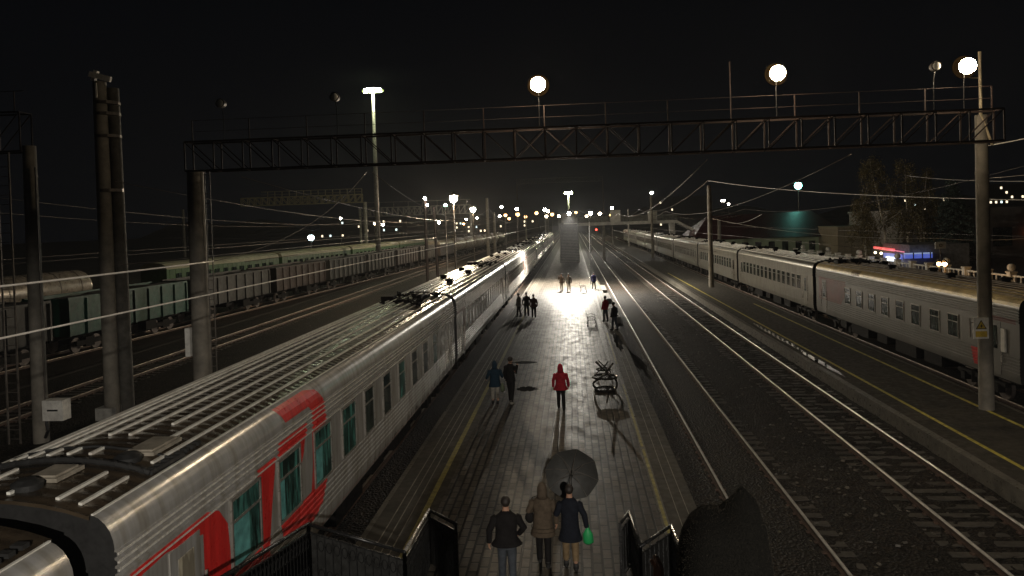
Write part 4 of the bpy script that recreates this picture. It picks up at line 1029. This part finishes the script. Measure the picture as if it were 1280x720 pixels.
# ------------------------------------------------------------------ trees
def leafcard(mb, c, s, rr):
    a = Vector((rr.uniform(-1, 1), rr.uniform(-1, 1), rr.uniform(-1, 1))).normalized(); d = a.orthogonal().normalized(); e = a.cross(d)
    c = Vector(c); mb.add([c + d * s, c + e * s * .6, c - d * s, c - e * s * .6], [(0, 1, 2, 3)])
def birch(x, y, h, lean, lab, seed, spread):
    root = empty('birch_tree', (x, y, 0), 0, lab, 'tree', 'birches behind the right train'); rr = random.Random(seed)
    b = MB(); tr = [(lean * (t ** 1.3), 0, h * t) for t in (0, .2, .4, .6, .8, .97)]; b.tube(tr, [.2, .17, .14, .1, .06, .02], 8)
    lf = MB()
    for k in range(34):
        t = rr.uniform(.28, .96); p = Vector((lean * t ** 1.3, 0, h * t)); a = rr.uniform(0, 2 * PI); l = spread * (1.05 - t) * rr.uniform(.7, 1.4) + .4
        q = p + Vector((math.cos(a) * l, math.sin(a) * l, l * .55)); e = q + Vector((math.cos(a) * l * .35, math.sin(a) * l * .35, -l * .9 - .5))
        b.tube([p, q, e], [.05 * (1.1 - t), .025, .008], 5)
        for j in range(170):
            u = rr.random(); w = p.lerp(q, u * 1.1) if rr.random() < .4 else q.lerp(e, u)
            leafcard(lf, w + Vector((rr.gauss(0, .3), rr.gauss(0, .3), rr.gauss(0, .35))), rr.uniform(.06, .14), rr)
    b.build('trunk', mat('birch_bark', (.5, .46, .38), .7, 0, .5, 6), root, smooth=True)
    lf.build('crown', mat('yellow_birch_leaves', (.15, .12, .045), .7, 0, .4, 3), root)
birch(42.6, 104.5, 14.4, -2.4, 'leaning white-barked birch, left one, with a thin yellowish crown', 1, 2.6)
birch(45.0, 104, 13.6, -.3, 'middle birch with a straight pale trunk', 2, 2.6)
birch(46.2, 103.5, 12.5, 1.2, 'right birch next to the spruce, thinner crown', 5, 2.2)
birch(40.3, 106, 8.5, -.8, 'shortest thin birch at the left of the group', 9, 1.8)
root = empty('spruce_tree', (49.3, 101, 0), 0, 'dark bluish spruce right of the birches', 'tree'); rr = random.Random(4)
b = MB(); b.tube([(0, 0, 0), (0, 0, 11)], [.22, .03], 8); lf = MB()
for k in range(120):
    z = 1.0 + 10.0 * (k / 120); L_ = (11.4 - z) * .42 + .15; a = k * 2.4; l = L_ * rr.uniform(.75, 1.15)
    q = Vector((math.cos(a) * l, math.sin(a) * l, z - l * .22)); b.tube([(0, 0, z), q], [.04, .01], 4)
    for j in range(int(28 + 34 * l)):
        u = rr.random() ** .8; w = Vector((0, 0, z)).lerp(q, u); leafcard(lf, w + Vector((rr.gauss(0, .13 + .1 * u), rr.gauss(0, .13 + .1 * u), rr.gauss(-.05, .09))), rr.uniform(.07, .16), rr)
b.build('trunk', mat('spruce_bark', (.08, .06, .045), .9), root); lf.build('crown', mat('spruce_needles', (.06, .09, .075), .7, 0, .35, 3), root)

# ------------------------------------------------------------------ stairs of the near bridge and their railings
b = MB(); NS = 30
for k in range(NS):
    y = 13.9 - k * .48; b.box(-2.5, .8, y - .5, y, -.05 if k < 3 else k * .181 - .35, .165 + k * .181)
b.box(-2.5, .8, -4, 13.9 - NS * .48, 4.9, 5.35)
tag(b.build('staircase', KERB), 'concrete stair coming down from the footbridge at the bottom of the picture', 'staircase')
def railing(pts, lab, hi=(), drop=1.05, solid=False):
    root = empty('stair_railing', pts[0], 0, lab, 'railing'); o = Vector(pts[0]); P_ = [Vector(p) - o for p in pts]
    m = MB()
    for i in range(len(P_) - 1):
        if i not in hi: m.tube([P_[i], P_[i + 1]], .032, 8)
    for p in P_: m.ball(p, .034, n=8, m=6)
    m.build('handrail', BLKM, root, smooth=True)
    if hi:
        m = MB()
        for i in hi: m.tube([P_[i], P_[i + 1]], .034, 8)  # handrail highlight put in as pale metal segments
        m.build('handrail', BRT, root, smooth=True)
    for i in range(len(P_) - 1):
        a, c = P_[i], P_[i + 1]; L_ = (c - a).length; n = max(2, int(L_ / .14)); m = MB(); dn = Vector((0, 0, -drop))
        m.bar(a + Vector((0, 0, -.14)), c + Vector((0, 0, -.14)), .03); m.bar(a + dn, c + dn, .035)
        for k in range(n + 1):
            p = a.lerp(c, k / n)
            if k in (0, n): m.bar(p, p + dn - Vector((0, 0, .12)), .055)
            else:
                m.bar(p + Vector((0, 0, -.14)), p + dn, .018)
                if k < n:   # scrolls between the bars
                    q = a.lerp(c, (k + .5) / n); u = (c - a).normalized()
                    for zc in (-.32, -.8):
                        m.tube([q + u * (.05 * math.cos(t)) + Vector((0, 0, zc + .09 * math.sin(t))) for t in [j * PI / 4 for j in range(9)]], .008, 4)
        m.build('bar_panel', BLKM, root)
        if solid:
            m = MB(); u = (c - a).normalized() * .04
            m.add([a + u + Vector((0, .01, -.16)), c - u + Vector((0, .01, -.16)), c - u + Vector((0, .01, -drop + .03)), a + u + Vector((0, .01, -drop + .03)),
                   a + u + Vector((0, .02, -.16)), c - u + Vector((0, .02, -.16)), c - u + Vector((0, .02, -drop + .03)), a + u + Vector((0, .02, -drop + .03))],
                  [(0, 1, 2, 3), (7, 6, 5, 4), (0, 4, 5, 1), (1, 5, 6, 2), (2, 6, 7, 3), (3, 7, 4, 0)]); m.build('infill_sheet', mat('infill_black', (.012, .012, .011), .5), root)
    return root
railing([(-4.6, 8.3, 2.72), (-4.6, 12.18, 2.0), (-2.98, 12.25, 1.5), (-3.12, 15.05, 1.12), (-2.45, 14.39, 1.1)], 'black scrolled railing beside the train at the bottom left, highlight painted on one handrail', hi=(2,), drop=1.5, solid=True)
railing([(-4.75, 8.0, 2.45), (-4.75, 11.6, 1.82)], 'lower brown handrail strip running alongside the bottom-left railing', drop=.5)
railing([(.75, 14.4, 1.1), (.98, 15.0, 1.12), (1.05, 13.41, 1.1), (1.72, 14.3, 1.12), (1.75, 13.1, 1.15)], 'black railing at the bottom right, next to the hooded head', hi=(3,), drop=1.05, solid=True)

# ------------------------------------------------------------------ people
SKIN = mat('skin', (.36, .20, .13), .5, 0, .1, 6, .02)
def cloth(n, c, r=.85): return mat(n, c, r, 0, .25, 9, .3, .08, .1)
def skinmesh(name, V_, E_, Rr, parent, m, sub=1):
    me = bpy.data.meshes.new('tmp'); me.from_pydata(V_, E_, []); o = bpy.data.objects.new('tmp', me); COL.objects.link(o)
    sk = o.modifiers.new('s', 'SKIN'); o.modifiers.new('u', 'SUBSURF').levels = sub
    for i, r in enumerate(Rr): me.skin_vertices[0].data[i].radius = (r if isinstance(r, tuple) else (r, r)); me.skin_vertices[0].data[i].use_root = (i == 0)
    sk.use_smooth_shade = True
    dg = bpy.context.evaluated_depsgraph_get(); dg.update(); nm = bpy.data.meshes.new_from_object(o.evaluated_get(dg)); bpy.data.objects.remove(o)
    nm.name = name; nm.materials.clear(); nm.materials.append(m); r = bpy.data.objects.new(name, nm); COL.objects.link(r); r.parent = parent; return r
def person(x, y, z, rot, h, label, coat, legs, shoes=None, hair=None, hood=None, hem=.78, flare=.05, arms=None, stride=.12, skirt=None, group=None, bare=0, wide=1.0, fingers=True, hunch=0.0):
    root = empty('person', (x, y, z), rot, label, 'person', group); s = h / 1.75; root.scale = (s, s, s)
    arms = arms or [((-.27, .0, 1.12), (-.27, .08, .86)), ((.27, .0, 1.12), (.27, .08, .86))]
    hy = .03 + hunch
    V_ = [(0, 0, .95), (0, 0, 1.12), (0, .01, 1.32), (0, .01, 1.43), (0, hy * .6, 1.53), (0, hy, 1.60), (0, hy + .005, 1.67), (0, hy, 1.73)]
    Rr = [(.12, .10), (.115, .09), (.12, .085), (.06, .05), (.05, .055), (.07, .085), (.078, .098), (.05, .06)]
    E_ = [(i, i + 1) for i in range(7)]
    V_ += [(0, hy + .105, 1.635)]; Rr += [.014]; E_ += [(5, 8)]
    ls = [stride, -stride]
    for i, sx in enumerate((-1, 1)):
        b0 = len(V_); el, wr_ = arms[i]
        V_ += [(sx * .14, 0, 1.36), el, wr_]; Rr += [.045, .04, .026]; E_ += [(3, b0), (b0, b0 + 1), (b0 + 1, b0 + 2)]
        w = Vector(wr_); d = (w - Vector(el)).normalized(); pal = w + d * .07; V_ += [tuple(pal)]; Rr += [(.032, .018)]; E_ += [(b0 + 2, b0 + 3)]
        if fingers:
            sd = Vector((0, 1, 0)) if abs(d.y) < .8 else Vector((1, 0, 0)); sd = (sd - d * sd.dot(d)).normalized(); inn = d.cross(sd) * (1 if sx < 0 else -1)
            for f, ln in ((-.027, .055), (-.009, .07), (.009, .075), (.027, .06)):
                k = len(V_); a = pal + sd * f + d * .02; V_ += [tuple(a), tuple(a + d * ln * .55 + inn * .01), tuple(a + d * ln * .85 + inn * .035)]; Rr += [.009, .008, .007]; E_ += [(b0 + 3, k), (k, k + 1), (k + 1, k + 2)]
            k = len(V_); a = w + d * .03 + sd * .03; V_ += [tuple(a), tuple(a + sd * .02 + d * .03 + inn * .015)]; Rr += [.010, .009]; E_ += [(b0 + 2, k), (k, k + 1)]
        b1 = len(V_); fy = ls[i]
        V_ += [(sx * .085, 0, .9), (sx * .095, fy * .45 + .03, .5), (sx * .1, fy, .09), (sx * .105, fy + .13, .035)]; Rr += [.085, .055, .038, .03]
        E_ += [(0, b1), (b1, b1 + 1), (b1 + 1, b1 + 2), (b1 + 2, b1 + 3)]
    skinmesh('body', V_, E_, Rr, root, SKIN)
    # trousers
    t = MB(); lo = .1 if not bare else .1 + bare
    t.oval([(.8, .14, .12, 0, 0), (.9, .165, .13, 0, 0), (1.02, .155, .12, 0, 0)], 14)
    for i, sx in enumerate((-1, 1)):
        fy = ls[i]; t.tube([(sx * .08, 0, .92), (sx * .09, fy * .22 + .02, .7), (sx * .095, fy * .45 + .03, .5), (sx * .1, fy * .85, .22), (sx * .1, fy, lo)], [.105, .092, .075, .066, .062], 12)
    t.build('trousers', legs, root, smooth='auto')
    if skirt is not None:
        t = MB(); t.oval([(.52, .21, .17, 0, 0), (.7, .19, .15, 0, 0), (.95, .165, .13, 0, 0)], 16); t.build('skirt', skirt, root, smooth=True)
    for i, sx in enumerate((-1, 1)):
        fy = ls[i]; t = MB(); t.ball((sx * .1, fy + .06, .045), .052, .14, .05, 10, 6); t.tube([(sx * .1, fy, .05), (sx * .1, fy, .16)], .058, 10); t.build('shoe', shoes or BLK, root, smooth=True)
    # coat with sleeves
    W_ = wide
    t = MB(); t.oval([(hem, (.205 + flare) * W_, .155 + flare * .7, 0, 0), (hem + .02, (.21 + flare) * W_, .16 + flare * .7, 0, 0), ((hem + 1.1) / 2, .19 * W_, .145, 0, 0), (1.12, .175 * W_, .13, 0, 0), (1.28, .195 * W_, .135, 0, 0), (1.39, .19 * W_, .12, 0, 0), (1.45, .13, .095, 0, .01), (1.50, .075, .075, 0, .02)], 20)
    for i, sx in enumerate((-1, 1)):
        el, wr_ = [Vector(p) for p in arms[i]]; sh = Vector((sx * .165 * W_, 0, 1.385))
        t.tube([sh, sh.lerp(el, .12) + Vector((sx * .02, 0, 0)), sh.lerp(el, .5), el, el.lerp(wr_, .5), wr_], [.06, .078, .07, .064, .056, .05], 12)
    t.build('coat', coat, root, smooth='auto')
    if hood is not None:
        t = MB(); t.oval([(1.44, .115, .11, 0, -.0), (1.52, .105, .11, 0, hy * .5 - .02), (1.6, .108, .122, 0, hy - .025), (1.68, .1, .118, 0, hy - .03), (1.75, .07, .085, 0, hy - .03), (1.785, .02, .03, 0, hy - .03)], 16); t.build('hood', hood, root, smooth=True)
    elif hair is not None:
        t = MB(); t.ball((0, hy - .02, 1.665), .092, .112, .105, 14, 10); t.build('hair', hair, root, smooth=True)
    return root
HAIR = mat('dark_hair', (.02, .015, .012), .6)
NAVY = cloth('black_navy_cloth', (.012, .014, .02)); DK = cloth('black_cloth', (.012, .011, .011)); JEAN = cloth('faded_denim', (.055, .062, .072))
BEI = cloth('beige_quilt', (.085, .065, .046)); TAN = cloth('tan_cloth', (.19, .135, .075)); REDC = cloth('red_coat_cloth', (.26, .015, .025)); BLUC = cloth('blue_coat_cloth', (.012, .028, .045))
GRYC = cloth('grey_cloth', (.12, .11, .1)); PALE = cloth('pale_grey_cloth', (.28, .26, .22))
person(-1.42, 14.0, 0, .1, 1.78, 'man in black jacket and faded jeans, leftmost of the three walkers at the bottom', DK, JEAN, hair=HAIR, hem=.86, stride=.1, wide=1.12,
       arms=[((-.32, -.02, 1.14), (-.33, .03, .9)), ((.33, .0, 1.16), (.24, .14, 1.0))])
pw = person(-.77, 15.0, 0, -.05, 1.68, 'woman in beige hooded coat and black leggings, middle of the three at the bottom', BEI, DK, hood=BEI, hem=.66, flare=.03, stride=.13, wide=1.1,
       arms=[((-.3, .02, 1.16), (-.2, .2, 1.12)), ((.28, 0, 1.12), (.28, .05, .9))])
t = MB()
for zz, rr_x in ((.76, .232), (.84, .222)): t.tube([(rr_x * 1.1 * math.cos(a * PI / 12), .172 * math.sin(a * PI / 12), zz) for a in range(25)], .008, 5)
t.build('quilt_seam', cloth('dark_beige', (.05, .038, .026)), pw)
t = MB(); t.ball((-.27, .1, .95), .1, .05, .12, 10, 7); t.tube([(-.3, .1, 1.0), (-.2, 0, 1.4), (0, -.02, 1.47)], .01, 5)
hb = t.build('handbag', DK, None, smooth=True); hb.location = (-.77, 15.0, 0); tag(hb, 'small dark handbag at the hip of the woman in the beige coat', 'handbag')
person(-.22, 14.85, 0, .0, 1.7, 'person in a dark knee-length coat and tan trousers, holding the open umbrella', NAVY, TAN, hair=HAIR, hem=.62, flare=.04, stride=.08, bare=.1,
       arms=[((-.27, .02, 1.15), (-.16, .22, 1.27)), ((.3, -.03, 1.14), (.34, .0, .88))])
# umbrella
U = empty('umbrella', (-.17, 14.95, 1.62), 0, 'large open dark umbrella held in front of the person in the dark coat', 'umbrella')
U.rotation_euler = (math.radians(-86), math.radians(12), 0)
t = MB(); n = 8; rings = []
nr = 6
for j in range(nr + 1):
    a = j / nr; rad = .57 * a; ring = []
    for k in range(n * 4):
        th = 2 * PI * k / (n * 4); scal = 1 - .055 * a * a * abs(math.sin(n * th / 2)) ** 1.0
        ring.append(Vector((rad * scal * math.cos(th) + .0, rad * scal * math.sin(th), .86 - .24 * a * a - .0)))
    rings.append(ring)
t.loft(rings[1:][::-1], False); c_ = len(t.v); t.add([rings[0][0]] , []); k0 = (nr - 1) * n * 4
for k in range(n * 4): t.f.append((c_, k0 + k, k0 + (k + 1) % (n * 4))); t.mi.append(0)
t.build('canopy', mat('umbrella_cloth', (.045, .045, .042), .6, 0, .2, 5), U, smooth=True)
t = MB()
for k in range(n):
    th = 2 * PI * k / n; t.tube([(.57 * q * math.cos(th), .57 * q * math.sin(th), .85 - .24 * q * q - .012) for q in (.03, .3, .6, 1.0)], .005, 4)
    t.tube([(.0, 0, .58), (.3 * math.cos(th), .3 * math.sin(th), .85 - .24 * .277 - .015)], .004, 4)
t.build('rib', STEEL, U)
t = MB(); t.tube([(0, 0, -.0), (0, 0, .93)], .008, 8); t.ball((0, 0, .58), .025, n=8, m=6); t.build('shaft', BLKM, U)
t = MB(); t.tube([(0, 0, -.06), (0, 0, .06)], .016, 8); t.build('handle', BLK, U)
t = MB(); t.oval([(.52, .06, .05, 0, 0), (.56, .11, .07, .01, 0), (.72, .10, .06, 0, 0), (.84, .03, .03, 0, 0), (.9, .035, .01, 0, 0)], 14)
bgp = t.build('plastic_bag', mat('green_plastic', (.02, .3, .09), .35), None, smooth=True); bgp.location = (.13, 14.85, 0); tag(bgp, 'bright green plastic bag in the hand of the umbrella holder', 'bag')
# walkers further up
person(-.6, 27.52, 0, 0, 1.68, 'person in a red hooded coat walking away in the middle of the platform', REDC, DK, hood=REDC, hem=.78, flare=.05, stride=.16, wide=1.1,
       arms=[((-.28, .0, 1.13), (-.29, .06, .88)), ((.28, .0, 1.13), (.30, .06, .89))])
person(-3.15, 28.45, 0, .2, 1.66, 'person in a dark blue hooded coat with pale hem, standing near the train', BLUC, PALE, hood=BLUC, hem=.72, flare=.02, stride=.05, wide=1.12, bare=.35,
       arms=[((-.3, -.02, 1.15), (-.33, .1, 1.05)), ((.3, 0, 1.15), (.32, .1, 1.08))])
person(-2.55, 28.5, 0, -.5, 1.82, 'tall person in black beside the one in blue, carrying a level umbrella', DK, DK, hair=HAIR, hem=.85, flare=.0, stride=.12, wide=1.0,
       arms=[((-.26, .0, 1.14), (-.27, .08, .9)), ((.28, -.05, 1.2), (.22, .14, 1.42))], shoes=PALE)
t = MB(); t.tube([(-.25, 0, 0), (-.05, 0, 0), (0, 0, 0), (.2, 0, .0), (.5, 0, 0), (.66, 0, 0), (.78, 0, 0)], [.015, .015, .04, .055, .05, .03, .008], 10)
fu = t.build('folded_umbrella', mat('umbrella_black', (.01, .01, .01), .6), None, smooth=True); fu.location = (-2.3, 28.35, 1.62); fu.scale = (1.05, 1, 1); tag(fu, 'furled black umbrella held level by the tall person in black', 'umbrella')
t = MB(); t.oval([(.5, .05, .08, 0, 0), (.55, .09, .12, 0, 0), (.72, .08, .11, 0, 0), (.86, .02, .06, 0, 0)], 12); sbg = t.build('shopping_bag', mat('grey_green_bag', (.10, .12, .07), .6), None, smooth=True); sbg.location = (-2.85, 28.35, 0); tag(sbg, 'grey-green carrier bag between the two people near the train', 'bag')
TB = cloth('brown_grey_cloth', (.09, .065, .05))
person(-1.22, 74, 0, 2.9, 1.75, 'left figure of the distant pair on the brightly lit paving, one arm raised', TB, PALE, hair=HAIR, hem=.8, stride=.05, fingers=False, arms=[((-.27, 0, 1.12), (-.27, .05, .9)), ((.3, .0, 1.2), (.22, .1, 1.5))])
person(-.5, 73.8, 0, 3.3, 1.75, 'right figure of the distant pair on the brightly lit paving', GRYC, PALE, hair=HAIR, hem=.8, stride=.05, fingers=False)
person(-4.1, 54.8, 0, 1.2, 1.75, 'person closest to the train edge, first of three figures in a row', GRYC, DK, hair=HAIR, stride=.1, fingers=False)
person(-3.55, 55.1, 0, .3, 1.78, 'middle one of three dark figures near the train', DK, DK, hair=HAIR, stride=.1, fingers=False)
person(-2.97, 54.1, 0, .2, 1.7, 'rightmost of three figures near the train, in a flared short coat', cloth('maroon_brown_cloth', (.05, .025, .022)), DK, hair=HAIR, hem=.8, flare=.08, stride=.04, fingers=False)
person(2.02, 75.5, 0, .5, 1.7, 'small distant person in dark blue at the right platform edge', cloth('deep_blue_cloth', (.02, .02, .09)), DK, hair=HAIR, fingers=False)
person(2.1, 51.0, 0.02, .8, 1.76, 'person in a red jacket and jeans standing at the right platform edge', REDC, JEAN, hair=HAIR, hem=.84, stride=.08, fingers=False)
person(2.5, 47.2, -.03, .9, 1.8, 'person in black jacket and jeans at right edge, nearer than the red jacket', DK, JEAN, hair=HAIR, hem=.86, stride=.12, fingers=False, hunch=.06, wide=1.15)

# hooded person in the foreground on the stair
fx, fy_, fz = .375, 1.98, 4.49
FURM, ft, fb = nt('dark_fleece'); nn = noise(ft, 260, 3); rr_ = ramp(ft, nn.outputs[0], [(.3, (.0008, .0008, .0007)), (.75, (.006, .0055, .0045))]); ft.links.new(rr_.outputs[0], fb.inputs['Base Color']); fb.inputs['Roughness'].default_value = 1; fb.inputs['Specular IOR Level'].default_value = .06; bump(ft, fb, nn.outputs[0], 1.0, .004)
try: fb.inputs['Sheen Weight'].default_value = 0
except Exception: pass
fp = person(fx, fy_, fz, 0, 1.68, 'hooded person seen from behind, dark fleecy pointed hood, at the bottom right', FURM, DK, hood=FURM, hem=.8, arms=[((-.31, .05, 1.2), (-.19, .22, 1.42)), ((.29, .02, 1.14), (.28, .1, .9))], wide=1.1)
for ch in fp.children:
    if ch.name.startswith('hood'):
        me = ch.data; me.clear_geometry() if hasattr(me, 'clear_geometry') else None
hdm = MB(); n = 28; rr = random.Random(2)
lev = [(1.40, .16, .13), (1.47, .142, .13), (1.55, .132, .128), (1.62, .13, .128), (1.68, .124, .124), (1.73, .112, .115), (1.77, .09, .1), (1.795, .055, .07), (1.80, .01, .015)]
rings = []
for z, rx, ry in lev:
    ring = []
    for k in range(n):
        th = 2 * PI * k / n; c, s_ = math.cos(th), math.sin(th)
        sq = (abs(c) ** 3 + abs(s_) ** 3) ** (-1 / 3); sq = 1 + (sq - 1) * .55
        x_ = rx * c * sq; y_ = ry * s_ * sq; zz = z
        w = max(0, (z - 1.62) / .18)
        zz += .082 * w * math.exp(-((x_ - .07) ** 2 + (y_ - .0) ** 2) / .0042) + .016 * w * math.exp(-((x_ + .07) ** 2 + (y_ - .0) ** 2) / .002) - .012 * w * math.exp(-(x_ - .0) ** 2 / .0012)
        f_ = 1 + .012 * math.sin(5 * th + z * 30); ring.append(Vector((x_ * f_, y_ * f_ + .015, zz)))
    rings.append(ring)
hdm.loft(rings)
for ch in list(fp.children):
    if ch.name.startswith('hood'): bpy.data.objects.remove(ch)
ho = hdm.build('hood', FURM, fp, smooth=True)
fm = MB(); rq = random.Random(8); nv = [v.normal.copy() for v in ho.data.vertices]
for p in ho.data.polygons:
    vs = [ho.data.vertices[i].co for i in p.vertices]
    if len(vs) != 4: continue
    for q in range(34):
        u, w = rq.random(), rq.random(); c = vs[0].lerp(vs[1], u).lerp(vs[3].lerp(vs[2], u), w)
        d = (p.normal + Vector((rq.gauss(0, .45), rq.gauss(0, .45), rq.gauss(0, .45)))).normalized() * rq.uniform(.002, .005); e = d.orthogonal().normalized() * .0006
        fm.add([c - e, c + e, c + d], [(0, 1, 2)])
tag(fm.build('fleece_fibres', mat('fleece_fibre', (.016, .014, .011), 1, 0, .3, 40, 0, 0, .0), ho), kind='stuff')

# ------------------------------------------------------------------ wrought-iron stand with rings near the kerb, and benches
IR = mat('wrought_iron', (.045, .042, .036), .25, .7, .2, 6, .05)
def stand(x, y, s, lab, cat='plant stand', name='plant_stand', lv=((.05, .42), (.55, .5))):
    root = empty(name, (x, y, 0), 0, lab, cat, 'wrought iron stands along the right kerb'); root.scale = (s, s, s)
    for zz, r in lv:
        m = MB(); m.tube([(r * math.cos(a * PI / 12), r * math.sin(a * PI / 12), zz) for a in range(25)], .045, 7); m.oval([(zz - .07, r * .6, r * .6, 0, 0), (zz - .01, r * .85, r * .85, 0, 0), (zz, r * .85, r * .85, 0, 0)], 16); m.build('basket', IR, root, smooth='auto')
    for ph in (0, PI):
        m = MB(); m.tube([((.42 + .08 * math.sin(t * 3)) * math.cos(ph + t * 1.7 - .6), (.42 + .08 * math.sin(t * 3)) * math.sin(ph + t * 1.7 - .6), .02 + t * .58) for t in [q * .12 for q in range(17)]], .042, 8); m.build('curved_leg', IR, root, smooth=True)
    return root
stand(1.15, 30.6, 1.0, 'nearest black wrought-iron stand with crossing curved legs, by the kerb')
stand(1.2, 33.2, .62, 'second black wrought-iron stand behind the nearest one, smaller')
def bench(x, y, lab):
    root = empty('bench', (x, y, 0), PI / 2, lab, 'bench', 'iron benches at the right kerb')
    m = MB()
    for k in range(4): m.box(-.8, .8, -.2 + k * .11, -.12 + k * .11, .43, .46)
    m.build('seat', IR, root)
    m = MB()
    for k in range(3): m.box(-.8, .8, .26 + k * .03, .28 + k * .03, .58 + k * .12, .66 + k * .12)
    m.build('backrest', IR, root)
    for sx in (-.75, .75):
        m = MB(); m.tube([(sx, .36, .9), (sx, .26, .5), (sx, .22, .42), (sx, .3, .0)], .022, 6); m.tube([(sx, .25, .62), (sx, 0, .7), (sx, -.24, .62), (sx, -.2, .42), (sx, -.28, .2), (sx, -.22, .0)], .022, 6); m.build('side_frame', IR, root, smooth=True)
bench(1.1, 49.5, 'iron bench by the kerb near the person in the red jacket')
bench(.9, 71.5, 'iron bench on the brightly lit paving, right of the distant pair')
# litter and stones catching light between the tracks
b = MB(); rr = random.Random(11)
for k in range(420):
    x = rr.uniform(5.6, 8.2) if rr.random() < .7 else rr.uniform(2.9, 10.6); y = 13 + rr.random() ** 1.6 * 60; s_ = rr.uniform(.02, .055); z = -.5 + s_ * .4
    M_ = Matrix.Translation((x, y, z)) @ Matrix.Rotation(rr.uniform(0, 6), 4, 'Z') @ Matrix.Rotation(rr.uniform(-.6, .6), 4, 'X'); b.box(-s_, s_, -s_ * .7, s_ * .7, -s_ * .5, s_ * .5, M_)
tag(b.build('loose_stones', mat('pale_stone', (.085, .075, .06), .5, 0, .5, 30)), 'scattered pale stones and litter between the tracks', kind='stuff')

# ------------------------------------------------------------------ haze
if HAZE:
    b = MB(); b.box(-230, 330, -24, 760, -2.2, 33)
    hm = bpy.data.materials.new('haze'); hm.use_nodes = True; t_ = hm.node_tree; t_.nodes.clear()
    out = t_.nodes.new('ShaderNodeOutputMaterial'); pv = t_.nodes.new('ShaderNodeVolumePrincipled'); pv.inputs['Color'].default_value = (.9, .92, .95, 1); pv.inputs['Density'].default_value = HAZE
    t_.links.new(pv.outputs[0], out.inputs['Volume']); tag(b.build('haze', hm), 'thin damp night air', kind='stuff')
